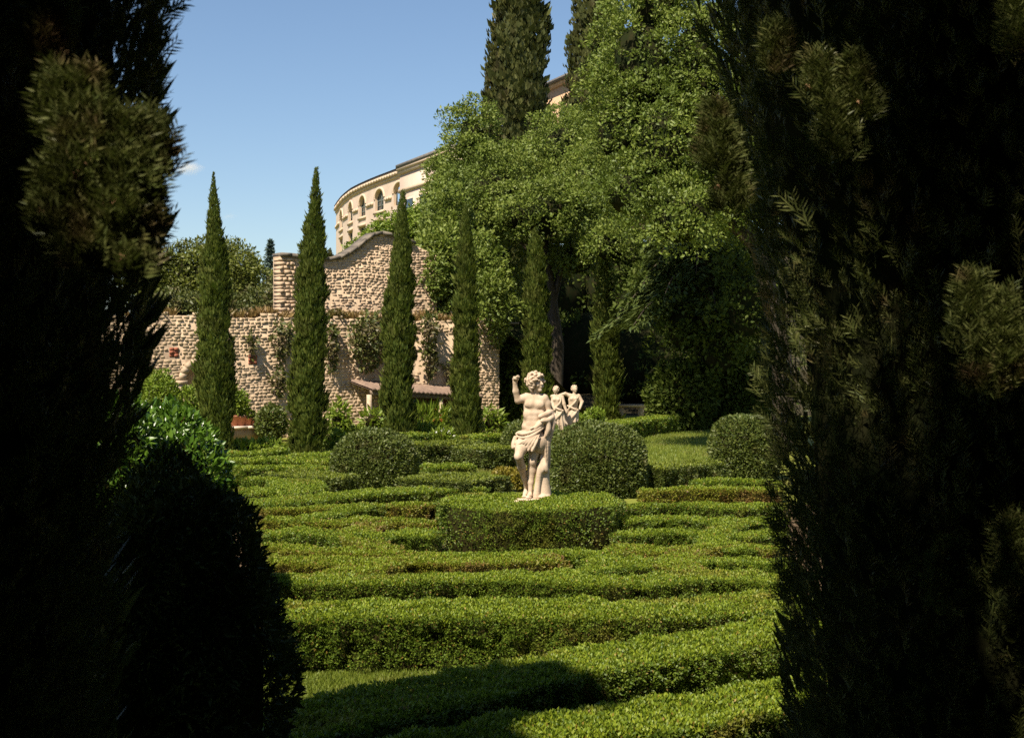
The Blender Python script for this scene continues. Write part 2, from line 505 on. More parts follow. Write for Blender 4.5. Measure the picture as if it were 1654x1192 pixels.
def hedge(pts, h, w, label, mat='box_leaf', cover=2.0, lmin=0.027, name='box_hedge', group='clipped box hedges of the parterre', seed=0, uneven=0.035, hole=-0.45, cat='hedge', px=2.3):
    """clipped hedge along ground-plan points: an earthy core and thousands of small leaves on its faces"""
    c = catmull(pts, 8)
    d = np.gradient(c, axis=0); d = d / np.linalg.norm(d, axis=1, keepdims=True)
    nrm = np.stack([-d[:, 1], d[:, 0]], 1)
    seg = np.linalg.norm(np.diff(c, axis=0), axis=1); cum = np.concatenate([[0], np.cumsum(seg)]); Ltot = cum[-1]
    mid = c[len(c) // 2]
    root = empty(name, (mid[0], mid[1], 0), label, cat, group)
    # core
    core = MB(); k = 0.095
    V = []
    for i in range(len(c)):
        for off, z in ((-w / 2 + k, 0), (-w / 2 + k, h - 0.10), (-w / 2 + k + 0.05, h - 0.06), (w / 2 - k - 0.05, h - 0.06), (w / 2 - k, h - 0.10), (w / 2 - k, 0)):
            e = -k if i == len(c) - 1 else (k if i == 0 else 0)
            q = c[i] + nrm[i] * off + d[i] * e
            V.append((q[0], q[1], z))
    Fq = []
    for i in range(len(c) - 1):
        for j in range(5):
            Fq.append((i * 6 + j, i * 6 + j + 1, (i + 1) * 6 + j + 1, (i + 1) * 6 + j))
    core.add(V, Fq)
    e = len(c) - 1
    for b in (0, e * 6):
        core.add([V[b + j] for j in range(6)], [(0, 1, 2, 3), (0, 3, 4, 5)])
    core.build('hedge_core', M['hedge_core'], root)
    # leaves, finer where the hedge is nearer
    Ymid = max(c[:, 1].min(), 6)
    L0 = max(lmin, px * Ymid / 1406)
    dens = cover / (0.25 * L0 * L0)
    Ps, Ns, sides = [], [], []

    def along(n):
        s = RNG.random(n) * Ltot
        i = np.clip(np.searchsorted(cum, s) - 1, 0, len(seg) - 1)
        f = (s - cum[i]) / seg[i]
        cc = c[i] * (1 - f[:, None]) + c[i + 1] * f[:, None]
        nn = norm(nrm[i] * (1 - f[:, None]) + nrm[i + 1] * f[:, None])
        return cc, nn
    n = int(dens * Ltot * w)
    cc, nn = along(n); o = (RNG.random(n) - 0.5) * w
    Ps.append(np.column_stack([cc + nn * o[:, None], np.full(n, h)]))
    edge = np.clip((np.abs(o) - (w / 2 - 0.08)) / 0.08, 0, 1) * np.sign(o)
    Ns.append(norm(np.column_stack([nn * (edge * 0.7)[:, None], np.ones(n)])))
    Ps[-1][:, 2] -= 0.03 * edge ** 2
    sides.append(np.zeros(n))
    for sg in (-1, 1):
        face = -(nn[:, 1] * sg).mean() * 1.0       # faces turned to the viewer get the full leaf count
        fr = 1.0 if face > -0.3 else 0.4
        n = int(dens * Ltot * h * fr)
        cc, n2 = along(n); z = h * RNG.random(n) ** 0.85
        Ps.append(np.column_stack([cc + n2 * sg * w / 2, z]))
        Ns.append(np.column_stack([n2 * sg, np.full(n, 0.12)]))
        sides.append(np.ones(n))
    for i, sg in ((0, -1), (len(c) - 1, 1)):
        n = int(dens * w * h)
        o = (RNG.random(n) - 0.5) * w; z = h * RNG.random(n)
        q = c[i] + nrm[i] * o[:, None] + d[i] * 0.0
        Ps.append(np.column_stack([q, z]))
        Ns.append(np.tile([d[i][0] * sg, d[i][1] * sg, 0.1], (n, 1)))
        sides.append(np.ones(n))
    P = np.concatenate(Ps); N = norm(np.concatenate(Ns)); sd_ = np.concatenate(sides)
    nz = vnoise(P, 3.2, 3 + seed) + 0.6 * vnoise(P, 8.5, 5 + seed)
    nz = nz + (0.5 + 0.4 * sd_) * vnoise(P, 15 if P[:, 1].min() < 24 else 9, 21 + seed)
    keep = (nz > -1.25) | (sd_ < 0.5)
    low = (sd_ > 0.5) & (P[:, 2] < 0.10 + 0.05 * vnoise(P, 2.5, 9))
    keep &= ~(low & (RNG.random(len(P)) < 0.8))
    P, N, sd_, nz = P[keep], N[keep], sd_[keep], nz[keep]
    P = P + N * (uneven * (1 + .9 * sd_) * nz + (RNG.random(len(P)) - 0.75) * 0.05)[:, None]
    P[:, 2] += 0.022 * vnoise(P * [1, 1, 0], 0.9, 33 + seed) * P[:, 2] / h
    P[:, 2] = np.maximum(P[:, 2], 0.01)
    r = rand3(len(P))
    A = norm(N * 0.75 + r * 0.8 + np.array([0, 0, 0.35]))
    NN = norm(N * 0.9 + rand3(len(P)) * 0.8 + np.array([0, 0, 0.25]))
    sz = L0 * (0.7 + 0.6 * RNG.random(len(P)))
    Vl, Fl = leaf_geo(P, A, NN, sz, sz * 0.55)
    lf = MB()
    tip = (sd_ < 0.5) & (RNG.random(len(P)) < 0.75)              # young shoots after clipping stand on the top
    sel = np.concatenate([tip, tip])
    lf.add(Vl, Fl[~sel], 0); lf.n -= len(Vl); lf.v.pop(); lf.add(Vl, Fl[sel], 1)
    lf.build('foliage', [M[mat], M['box_tip'] if mat != 'yew_leaf' else M['yew_tip']], root, kind='stuff')
    return root


def shell_leaves(mb, P, N, L, W, spread=0.7, up=0.35, m=0, droop=0.0):
    A = norm(N * 0.6 + rand3(len(P)) * 0.8 + np.array([0, 0, up - droop]))
    NN = norm(N * 0.8 + rand3(len(P)) * spread + np.array([0, 0, 0.3]))
    sz = 0.5 + 1.0 * RNG.random(len(P)) ** 1.3
    V, Fc = leaf_geo(P, A, NN, L * sz, W * sz)
    mb.add(V, Fc, m)


def fib(n):
    i = np.arange(n) + 0.5
    ph = np.arccos(1 - 2 * i / n); th = math.pi * (1 + 5 ** 0.5) * i
    return np.stack([np.cos(th) * np.sin(ph), np.sin(th) * np.sin(ph), np.cos(ph)], 1)


def ellipsoid(mb, c, r, n=10, m=0, zmin=None):
    prof = [(math.sin(a) , -math.cos(a)) for a in np.linspace(0.02, math.pi - 0.02, n)]
    sub = MB(); sub.lathe(prof, n=n + 4)
    V = np.concatenate([v for v in sub.v]) * np.array(r) + np.array(c)
    if zmin is not None: V[:, 2] = np.maximum(V[:, 2], zmin)
    off = 0
    for v, (Fc, mm) in zip(sub.v, sub.f):
        mb.add(V[off:off + len(v)], Fc - off, m); off += len(v)


def dome(px, base_py, wpx, hpx, label, mat='yew_leaf', name='topiary_dome', power=2.6, group='clipped round topiary domes', cat='topiary'):
    """clipped round bush: flattened dome set by its photo footprint"""
    Y = CAM_Z * F / (base_py - HZ)
    r = wpx / 2 * Y / F; h = hpx * Y / F
    Y += r * 0.9
    c = np.array([(px - 827) / F * Y, Y, 0])
    root = empty(name, c, label, cat, group)
    core = MB(); ellipsoid(core, c + [0, 0, h * 0.38], (r * 0.88, r * 0.88, h * 0.55), 14, zmin=0.0)
    core.build('hedge_core', M['hedge_core'], root)
    L0 = 2.8 * Y / 1406
    n = int(2 * math.pi * r * (h + r * 0.5) * 2.3 / (0.25 * L0 * L0))
    d = rand3(n * 2)
    d = d[(d[:, 2] > -0.75)][:n]
    k = (np.abs(d[:, 0]) ** power + np.abs(d[:, 1]) ** power * 1 + np.abs(d[:, 2]) ** power) ** (-1 / power)
    hz = h * 0.62
    P = d * k[:, None] * np.array([r, r, hz]) * 1.0 + c + np.array([0, 0, h - hz])
    N = norm(d / np.array([r, r, hz]))
    P[:, 2] = np.maximum(P[:, 2], 0.02)
    nz = 1.3 * vnoise(P, 1.3, int(px)) + vnoise(P, 3.0, 17) + 0.6 * vnoise(P, 8, 23)
    keep = nz > -1.6
    P, N, nz = P[keep], N[keep], nz[keep]
    P += N * (0.045 * nz - 0.06 * RNG.random(len(P)))[:, None]
    lf = MB(); shell_leaves(lf, P, N, L0, L0 * 0.5, 0.8)
    lf.build('foliage', M[mat], root, kind='stuff')
    return root


BEAMS = []          # (point, radius): foliage is cut away sunwards so that these spots are lit


def beam_ok(P, margin=0.0):
    ok = np.ones(len(P), bool)
    for c, r in BEAMS:
        v = P - c
        t = v @ SUN_TO
        dist = np.linalg.norm(v - t[:, None] * SUN_TO, axis=1)
        ok &= ~((dist < r + margin) & (t > 0.25))
    return ok


def cypress(base, H, prof, label, mat='cypress_leaf', n=16000, L=0.20, W=0.055, name='cypress_tree', group=None, lean=(0, 0), seed=0, rough=0.22, skirt=0.0, beams=False, coremat='cypress_core', stretch=0.35, holes=0):
    """columnar cypress: prof = [(height fraction, radius)], leaf sprays pointing up along a lumpy column"""
    base = np.asarray(base, float)
    root = empty(name, base, label, 'tree', group)
    ph_, pr = np.array([p[0] for p in prof]), np.array([p[1] for p in prof])
    # area weighted heights
    tt = np.linspace(prof[0][0], prof[-1][0], 400); rr = np.interp(tt, ph_, pr) + 0.03
    cdf = np.cumsum(rr); cdf /= cdf[-1]
    t = np.interp(RNG.random(n), cdf, tt)
    phi = RNG.random(n) * 2 * math.pi
    r0 = np.interp(t, ph_, pr)
    q = np.column_stack([np.cos(phi) * r0, np.sin(phi) * r0, t * H * stretch])
    sc = 1.6 / max(pr.max(), 0.3)
    nz = 0.6 * vnoise(q, sc * .6, seed + 8) + vnoise(q, sc * 1.6, seed) + 0.7 * vnoise(q, sc * 3.7, seed + 1) + 0.35 * vnoise(q, sc * 9, seed + 2)
    nz = nz + 0.45 * vnoise(q * [1, 1, 1.6], sc * 14, seed + 5)
    dip = np.clip(nz, -1.5, 1.1)
    rad = r0 * (1 + rough * dip) - 0.10 * r0 * RNG.random(n) ** 2
    ax = np.column_stack([base[0] + lean[0] * t ** 1.5 + np.cos(phi) * rad, base[1] + lean[1] * t ** 1.5 + np.sin(phi) * rad, base[2] + t * H])
    out = np.column_stack([np.cos(phi), np.sin(phi), np.full(n, 0.15)])
    A = norm(out * 0.38 + rand3(n) * 0.33 + np.array([0, 0, 1.0]))
    N = norm(out + rand3(n) * 0.55)
    sz = (0.6 + 0.7 * RNG.random(n)) * np.clip(r0 / pr.max() + 0.35, 0.4, 1)
    stray = RNG.random(n) < .012                                # shoots that have escaped the shears
    A = np.where(stray[:, None], norm(out * .8 + rand3(n) * .2 + np.array([0, 0, .9])), A); sz = np.where(stray, sz * 1.9, sz)
    if holes:
        ok = nz > -holes
        ax, A, N, sz = ax[ok], A[ok], N[ok], sz[ok]
    if beams:
        ok = beam_ok(ax + A * .09, .09)
        ax, A, N, sz = ax[ok], A[ok], N[ok], sz[ok]
    V, Fc = leaf_geo(ax, A, N, L * sz, W * sz)
    mb = MB().add(V, Fc)
    mb.build('foliage', M[mat], root, kind='stuff')
    # inner mass of old branches
    core = MB(); m = 28
    pr2 = []
    for tv in np.linspace(prof[0][0], prof[-1][0], 40):
        pr2.append((max(np.interp(tv, ph_, pr) * (1 - rough * 1.25), 0.01), tv))
    Vc, Fq = [], []
    for i, (r, tv) in enumerate(pr2):
        a = np.arange(m) * 2 * math.pi / m
        Vc.append(np.column_stack([base[0] + lean[0] * tv ** 1.5 + r * np.cos(a), base[1] + lean[1] * tv ** 1.5 + r * np.sin(a), np.full(m, base[2] + tv * H)]))
    Vc = np.concatenate(Vc)
    for i in range(len(pr2) - 1):
        for j in range(m):
            Fq.append((i * m + j, i * m + (j + 1) % m, (i + 1) * m + (j + 1) % m, (i + 1) * m + j))
    Fq = np.array(Fq)
    if beams:
        Fq = Fq[beam_ok(Vc[Fq].mean(1), 0.06)]
    core.add(Vc, Fq)
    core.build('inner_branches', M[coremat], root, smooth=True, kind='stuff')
    tr = MB()
    tz = max(prof[0][0] * H + 0.4, 0.5)
    tr.tube([base + [0, 0, -0.1], base + [lean[0] * 0.02, 0, tz]], [pr.max() * 0.28, pr.max() * 0.22], 10)
    tr.build('trunk', M['bark'], root, smooth=True)
    return root


def crown_points(ells, n_clump, rc, rng_seed, lower=-0.35):
    """clump centres on the surfaces of several ellipsoids, those buried inside another one dropped"""
    rs = np.random.default_rng(rng_seed)
    tot = sum(e[3] * e[4] + e[4] * e[5] + e[3] * e[5] for e in ells)
    C, Nn = [], []
    for e in ells:
        k = int(n_clump * (e[3] * e[4] + e[4] * e[5] + e[3] * e[5]) / tot) + 3
        d = fib(k) + rs.normal(size=(k, 3)) * 0.08
        d = norm(d)
        d = d[d[:, 2] > lower * 1.6]
        p = np.array(e[:3]) + d * np.array(e[3:6]) * (0.74 + 0.36 * rs.random((len(d), 1)))
        for e2 in ells:
            if e2 is e: continue
            ins = (((p - np.array(e2[:3])) / (np.array(e2[3:6]) * 0.78)) ** 2).sum(1) < 1
            p, d = p[~ins], d[~ins]
        C.append(p); Nn.append(norm(d / np.array(e[3:6])))
    return np.concatenate(C), np.concatenate(Nn)


def broad_tree(base, ells, label, mat='broad_leaf', n_clump=160, rc=(0.7, 1.15), per=520, L=0.2, W=0.10, name='broadleaf_tree', group=None, trunk=None, limbs=None, core=0.6, seed=1, cat='tree', coremat='cypress_core', lower=-0.5, flat=0.78):
    base = np.asarray(base, float)
    root = empty(name, base, label, cat, group)
    C, Nn = crown_points(ells, n_clump, rc, seed, lower)
    rs = np.random.default_rng(seed + 50)
    mb = MB()
    Pall, Nall = [], []
    for c, nn in zip(C, Nn):
        r = rs.uniform(*rc)
        k = int(per * (r / rc[1]) ** 2)
        d = rand3(k)
        d[:, 2] = np.where(d[:, 2] < -0.45, -d[:, 2], d[:, 2])
        sh = np.array([1, 1, flat])
        rad = r * (0.62 + 0.50 * RNG.random((k, 1)) ** 0.8)
        Pall.append(c + d * sh * rad); Nall.append(norm(d * 0.8 + nn * 0.5))
    P, N = np.concatenate(Pall), np.concatenate(Nall)
    nz = vnoise(P, 1.3 / rc[1], seed) + 0.6 * vnoise(P, 3.3 / rc[1], seed + 3)
    keep = nz > -0.42
    P, N = P[keep], N[keep]
    shell_leaves(mb, P, N, L, W, 0.75, 0.15)
    mb.build('crown', M[mat], root, kind='stuff')
    if core:
        cm = MB()
        for e in ells:
            if e[3] < .75: continue
            ellipsoid(cm, e[:3], np.array(e[3:6]) * core, 12)
        cm.build('inner_branches', M[coremat], root, smooth=True, kind='stuff')
    if trunk is not None:
        tm = MB(); tm.tube(*trunk, n=10)
        tm.build('trunk', M['bark'], root, smooth=True)
    for lb in (limbs or []):
        lm = MB(); lm.tube(*lb, n=7)
        lm.build('limb', M['bark'], root, smooth=True)
    return root


def E(px, py, Y, rx, rz, ry=None):
    """ellipsoid from photo centre and pixel radii at depth Y"""
    p = pt(px, py, Y); k = Y / F
    return (p[0], p[1], p[2], rx * k, (ry if ry else rx) * k, rz * k)


def bush(px, base_py, wpx, hpx, label, mat, name='shrub', L=None, aspect=0.5, cat='shrub', group=None, z0=0.0, Y=None, dens=2.0, rough=0.16, seed=0, spiky=0.3, zbase=None, flower=None, nflower=0, cores=0.7, droop=0.0):
    """loose garden shrub: lumpy rounded mass of leaves with stems"""
    if Y is None: Y = (CAM_Z - z0) * F / (base_py - HZ)
    r = wpx / 2 * Y / F; h = hpx * Y / F
    c = np.array([(px - 827) / F * Y, Y, CAM_Z + (HZ - base_py) / F * Y if zbase is None else zbase])
    root = empty(name, c, label, cat, group)
    if L is None: L = 3.2 * Y / 1406
    n = int(4 * math.pi * r * h * 0.6 * dens / (0.25 * L * L * aspect * 2))
    n = min(n, 30000)
    d = rand3(n)
    nz = vnoise(d * 1.0, 1.7, seed) + 0.6 * vnoise(d, 4.2, seed + 1)
    rad = 1 + rough * nz - 0.25 * RNG.random(n) ** 2
    P = c + np.array([0, 0, h * 0.5]) + d * np.array([r, r, h * 0.5]) * rad[:, None]
    P[:, 2] = np.maximum(P[:, 2], c[2] + 0.02)
    mb = MB(); shell_leaves(mb, P, d, L, L * aspect, 0.8, spiky, droop=droop)
    mb.build('foliage', M[mat], root, kind='stuff')
    if cores:
        cm = MB(); ellipsoid(cm, c + [0, 0, h * 0.48], (r * cores, r * cores, h * 0.48 * cores), 10)
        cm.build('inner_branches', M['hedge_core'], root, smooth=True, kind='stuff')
    st = MB()
    for k in range(4):
        a = k * 1.57 + seed
        st.tube([c + [0, 0, -0.03], c + [math.cos(a) * r * 0.3, math.sin(a) * r * 0.3, h * 0.5]], [0.02, 0.012], 5)
    st.build('stems', M['bark'], root, kind='stuff')
    if flower:
        d = rand3(nflower); d[:, 1] = -np.abs(d[:, 1]); d[:, 2] = np.abs(d[:, 2]) * 1.2
        d = norm(d)
        Pf = c + np.array([0, 0, h * 0.5]) + d * np.array([r, r, h * 0.5]) * 1.02
        fm = MB()
        for k in range(5):
            A = norm(rand3(nflower) + d * 0.6)
            V, Fc = leaf_geo(Pf, A, d, 0.085, 0.06); fm.add(V, Fc)
        fm.build('flowers', M[flower], root, kind='stuff')
    return root


# ------------------------------------------------------------------ stone walls
def stone_batch(mb, U0, U1, Z0, Z1, face, depth, jit=0.02, m=0):
    """many rough stones on a wall plane; face(u, z, s) -> world points (vectorised); front face smaller than the back"""
    n = len(U0)
    b = 0.13
    def J(): return (RNG.random(n) - 0.5) * 2 * jit
    du, dz = U1 - U0, Z1 - Z0
    cs = []
    for (fu, fz) in ((0, 0), (1, 0), (1, 1), (0, 1)):
        cs.append((U0 + fu * du, Z0 + fz * dz, np.full(n, 0.03)))
    for (fu, fz) in ((0, 0), (1, 0), (1, 1), (0, 1)):
        uu = U0 + du * (b if fu == 0 else 1 - b) + J(); zz = Z0 + dz * (b if fz == 0 else 1 - b) + J() * 0.6
        cs.append((uu, zz, -depth + J() * 0.13))
    V = np.stack([face(u, z, s) for u, z, s in cs], 1).reshape(-1, 3)
    i = np.arange(n)[:, None] * 8
    Fc = np.concatenate([i + [[4, 5, 6, 7]], i + [[0, 1, 5, 4]], i + [[1, 2, 6, 5]], i + [[2, 3, 7, 6]], i + [[3, 0, 4, 7]]])
    mb.add(V, Fc, m)


def wall_face(s0):
    def f(u, z, s):
        return np.column_stack([WA[0] + WU[0] * u + WN[0] * (s0 + s), WA[1] + WU[1] * u + WN[1] * (s0 + s), z])
    return f


def stone_course(u0, u1, z0, top, hmin, hmax, lmin, lmax, inside):
    """irregular courses of stones between u0..u1, z0..top(u); returns arrays, skipping where inside(u,z) is False"""
    U0, U1, Z0, Z1 = [], [], [], []
    z = z0
    ztop = max(top(u) for u in np.linspace(u0, u1, 60))
    while z < ztop:
        h = random.uniform(hmin, hmax)
        u = u0 - random.random() * 0.2
        while u < u1:
            l = random.uniform(lmin, lmax)
            uc, zc = u + l / 2, z + h / 2
            if zc < top(uc) and inside(uc, zc, l, h):
                U0.append(u + 0.006); U1.append(min(u + l - 0.006, u1 + .02))
                w = 0.03 * math.sin(uc * 1.7)
                Z0.append(z + 0.005 + w + random.uniform(-.015, .015)); Z1.append(z + h - 0.005 + w + random.uniform(-.015, .015))
            u += l
        z += h
    return [np.array(a) for a in (U0, U1, Z0, Z1)]


# --- lower wall
U_A, U_B = -5.0, wall_u(806)
arch_u0, arch_u1, arch_spring = wall_u(299.5), wall_u(346), 2.06
arch_c, arch_r = (arch_u0 + arch_u1) / 2, (arch_u1 - arch_u0) / 2


def low_top(u):
    return 4.33 + 0.07 * math.sin(u * 1.9) + 0.05 * math.sin(u * 4.7 + 1) + (0.0 if u < 12 else 0.05 * math.sin(u))


def arch_z(u):
    t = (u - arch_c) / arch_r
    return -1 if abs(t) >= 1 else arch_spring + arch_r * math.sqrt(1 - t * t)


lw = empty('garden_wall', wp(8, 0, 0), 'long rubble stone garden wall with an arched niche behind the cypress row', 'wall')
cm = MB()
uu = sorted(set(list(np.linspace(U_A, U_B, 110)) + list(np.linspace(arch_u0, arch_u1, 17))))
for a, b in zip(uu[:-1], uu[1:]):
    ins = arch_u0 - 1e-6 <= a and b <= arch_u1 + 1e-6
    za = max(0, arch_z(a)) if ins else -0.1
    zb = max(0, arch_z(b)) if ins else -0.1
    if ins and a <= arch_u0 + 1e-6: za = arch_spring
    if ins and b >= arch_u1 - 1e-6: zb = arch_spring
    ta, tb = low_top(a) - 0.06, low_top(b) - 0.06
    cm.add([wp(a, 0, za), wp(b, 0, zb), wp(b, 0, tb), wp(a, 0, ta), wp(a, 0.55, ta), wp(b, 0.55, tb), wp(a, .55, -0.1), wp(b, .55, -0.1)],
           [(0, 1, 2, 3), (3, 2, 5, 4), (4, 5, 7, 6)])
    if ins:
        cm.add([wp(a, 0, za), wp(b, 0, zb), wp(b, 1.3, zb), wp(a, 1.3, za)], [(0, 3, 2, 1)])
for u in (arch_u0, arch_u1):
    cm.add([wp(u, 0, -.1), wp(u, 1.3, -.1), wp(u, 1.3, arch_spring), wp(u, 0, arch_spring)], [(0, 1, 2, 3)])
cm.build('wall_core', M['mortar'], lw)
nb = MB()
nb.add([wp(arch_u0 - .05, 1.28, -.1), wp(arch_u1 + .05, 1.28, -.1), wp(arch_u1 + .05, 1.28, 3.2), wp(arch_u0 - .05, 1.28, 3.2)], [(0, 1, 2, 3)])
nb.build('niche_back', M['plaster_ochre'], lw)

plaster_u = (wall_u(655), wall_u(735))
def low_inside(u, z, l, h):
    if abs(u - arch_c) < arch_r + l * 0.5 + 0.10 and z < arch_spring + 0.1: return False
    if math.hypot(u - arch_c, max(z - arch_spring, 0)) < arch_r + 0.2 and z > arch_spring - 0.1: return False
    if plaster_u[0] < u < plaster_u[1] and 2.0 < z < 3.9 and random.random() < 0.8: return False
    for bu, bz in brick_spots:
        if abs(u - bu) < 0.17 + l / 2 and abs(z - bz) < 0.20: return False
    return random.random() < 0.97
brick_spots = [(wall_u(281), wall_z(281, 569)), (wall_u(408), wall_z(408, 581))]
sm = MB()
arr = stone_course(U_A, U_B, 0.0, low_top, 0.075, 0.145, 0.10, 0.30, low_inside)
stone_batch(sm, *arr, wall_face(0.0), 0.006 + 0.024 * RNG.random(len(arr[0])) ** 1.5, 0.03)
sm.build('wall_stones', M['stone'], lw, kind='stuff')
# dressed blocks round the arch
for s_ in (0, 1):
    for k in range(4):
        z0 = k * 0.49
        a = (arch_u0 - 0.27, arch_u0 + 0.0) if s_ == 0 else (arch_u1, arch_u1 + 0.27)
        if k % 2: a = (a[0] - (0.12 if s_ == 0 else 0), a[1] + (0.12 if s_ else 0))
        b_ = MB(); b_.hexa([wp(u, s, z) for u in a for s in (-0.075, 0.1) for z in (z0 + .004, z0 + .484)])
        b_.build('jamb_stone', M['dressed'], lw)
    a = (arch_u0 - 0.36, arch_u0 + 0.04) if s_ == 0 else (arch_u1 - .04, arch_u1 + 0.36)
    b_ = MB(); b_.hexa([wp(u, s, z) for u in a for s in (-0.10, 0.1) for z in (1.964, 2.10)])
    b_.build('impost', M['dressed'], lw)
nv = 9
for k in range(nv):
    a0, a1 = math.pi * k / nv + 0.012, math.pi * (k + 1) / nv - 0.012
    cs = []
    for a in (a0, a1):
        for s in (-0.07, 0.1):
            for r in (arch_r, arch_r + 0.24):
                cs.append(wp(arch_c - math.cos(a) * r, s, arch_spring + 0.06 + math.sin(a) * r))
    b_ = MB(); b_.hexa(cs); b_.build('voussoir', M['dressed'], lw)
# putlog holes patched with brick
for bu, bz in brick_spots:
    for k in range(6):
        r_, c_ = divmod(k, 2)
        u0 = bu - 0.16 + c_ * 0.165; z0 = bz - 0.16 + r_ * 0.11
        b_ = MB(); b_.hexa([wp(u, s, z) for u in (u0, u0 + .155) for s in (-0.012 - 0.01 * (k % 3), 0.02) for z in (z0, z0 + .10)])
        b_.build('brick', M['brick'], lw)
# dry grass tufts along the top
gt = MB(); n = 5200
u = U_A + RNG.random(n) * (U_B - U_A); P = np.column_stack([WA[0] + WU[0] * u + WN[0] * (.05 + .45 * RNG.random(n)), WA[1] + WU[1] * u + WN[1] * (.05 + .45 * RNG.random(n)), np.array([low_top(x) for x in u]) - 0.05])
P = P[vnoise(P, 0.9, 4) > -0.35]
shell_leaves(gt, P, np.tile([-WN[0] * .3, -WN[1] * .3, 1.0], (len(P), 1)), 0.30, 0.06, 0.9, 0.5)
gt.build('dry_grass', M['dry_grass'], lw, kind='stuff')

# --- upper wall with a swept top
S_UP = 1.1
prof_px = [(452, 414), (470, 415), (500, 419), (530, 421), (548, 419), (562, 412), (576, 403), (590, 391), (604, 381), (616, 379), (640, 384), (670, 396), (705, 414)]
up_u = [wall_u(a, S_UP) for a, b in prof_px]; up_z = [wall_z(a, b, S_UP) for a, b in prof_px]
up_top = lambda u: float(np.interp(u, up_u, up_z))
uw = empty('upper_garden_wall', wp(up_u[0], S_UP, 3.9), 'tall terrace wall of pinkish rubble with a swept curved top below the curved palace', 'wall')
cm = MB()
uu = np.linspace(up_u[0], up_u[-1], 60)
for a, b in zip(uu[:-1], uu[1:]):
    ta, tb = up_top(a), up_top(b)
    cm.add([wp(a, S_UP, 3.4), wp(b, S_UP, 3.4), wp(b, S_UP, tb), wp(a, S_UP, ta), wp(a, S_UP + .6, ta), wp(b, S_UP + .6, tb), wp(a, S_UP + .6, 3.4), wp(b, S_UP + .6, 3.4)],
           [(0, 1, 2, 3), (3, 2, 5, 4), (4, 5, 7, 6)])
a = uu[0]
cm.add([wp(a, S_UP, 3.4), wp(a, S_UP + .6, 3.4), wp(a, S_UP + .6, up_top(a)), wp(a, S_UP, up_top(a))], [(0, 1, 2, 3)])
cm.build('wall_core', M['mortar'], uw)
sm = MB()
arr = stone_course(up_u[0] + 0.55, up_u[-1], 3.95, lambda u: up_top(u) - 0.02, 0.07, 0.13, 0.09, 0.27, lambda u, z, l, h: random.random() < (0.97 if z > 5.6 else 0.72))
stone_batch(sm, *arr, wall_face(S_UP), 0.006 + 0.026 * RNG.random(len(arr[0])) ** 1.5, 0.035)
sm.build('wall_stones', M['rubble'], uw, kind='stuff')
z = 3.9; k = 0
while z < up_z[0] - 0.12:                                  # rough corner stones, two or three to a course
    h = random.uniform(0.10, 0.17); x0 = up_u[0] - .03
    while x0 < up_u[0] + .56:
        l = random.uniform(.13, .34); s0 = S_UP - .03 - .05 * random.random()
        j = lambda q: q + random.uniform(-.018, .018)
        b_ = MB(); b_.hexa([wp(j(u), j(s), j(zz)) for u in (x0 + .01, min(x0 + l, up_u[0] + .62) - .01) for s in (s0, S_UP + .5) for zz in (z + .012, z + h - .014)])
        b_.build('corner_stone', M['rubble'], uw); x0 += l
    z += h; k += 1
for a, b in zip(up_u[:-2], up_u[1:-1]):                     # coping slabs
    m_ = max(1, int((b - a) / 0.8))
    for q in range(m_):
        x0, x1 = a + (b - a) * q / m_ + .008, a + (b - a) * (q + 1) / m_ - .008
        b_ = MB(); b_.hexa([wp(u, s, up_top(u) + dz) for u in (x0, x1) for s in (S_UP - .13, S_UP + .68) for dz in (.005, .13)])
        b_.build('coping_slab', M['coping'], uw)
# string of flat stones low on the upper wall
for k in range(9):
    x0 = wall_u(528, S_UP) + k * 0.95
    b_ = MB(); b_.hexa([wp(u, s, z) for u in (x0, x0 + .93) for s in (S_UP - .13, S_UP + .1) for z in (4.42 - .02 * k, 4.50 - .02 * k)])
    b_.build('ledge_stone', M['coping'], uw)

# ------------------------------------------------------------------ palace with a curved front
roof_px = [(543, 338), (548, 330), (556, 320), (570, 309), (585, 301.5), (600, 295), (615, 289), (630, 283.5), (650, 276)]
PD = 190.0; PS = PD / 120.0
D0 = PD * 246
path = []
for px, py in roof_px:
    d = D0 / (HZ - py) ; path.append(((px - 827) / F * d, d))
path = np.array(path)
ppx = np.array([p[0] for p in roof_px])
EAVE = CAM_Z + 246 / F * PD
BASE = 9.0
pal = empty('palace', (path[4][0], path[4][1], BASE), 'cream palace with a curved front and arched windows above the garden', 'building')


def pxy(px, off=0.0):
    """plan point on the curved front at photo column px, off metres proud of it"""
    x = np.interp(px, ppx, path[:, 0]); y = np.interp(px, ppx, path[:, 1])
    e = 1.5
    t = np.array([np.interp(px + e, ppx, path[:, 0]) - np.interp(px - e, ppx, path[:, 0]), np.interp(px + e, ppx, path[:, 1]) - np.interp(px - e, ppx, path[:, 1])])
    t /= np.linalg.norm(t)
    n = np.array([t[1], -t[0]])
    if n[0] * -x + n[1] * -y < 0: n = -n
    return np.array([x, y]) + n * off


def zat(px, py):
    return CAM_Z + (HZ - py) / F * np.interp(px, ppx, path[:, 1])


cols = [(551.5, 4.2), (566.5, 6.0), (585.5, 9.5), (613.0, 13.5), (644.0, 15.5)]    # window centre columns, full width px
edges = sorted(set(list(np.linspace(543, 650, 55)) + [c - w / 2 for c, w in cols] + [c + w / 2 for c, w in cols]))
WT, WB = EAVE - 1.36 * PS, EAVE - 2.25 * PS        # spring of the arches, sill
LT, LB = EAVE - 3.0 * PS, EAVE - 4.4 * PS        # lower square windows


def in_win(px):
    for c, w in cols:
        if abs(px - c) < w / 2: return (px - c) / (w / 2)
    return None


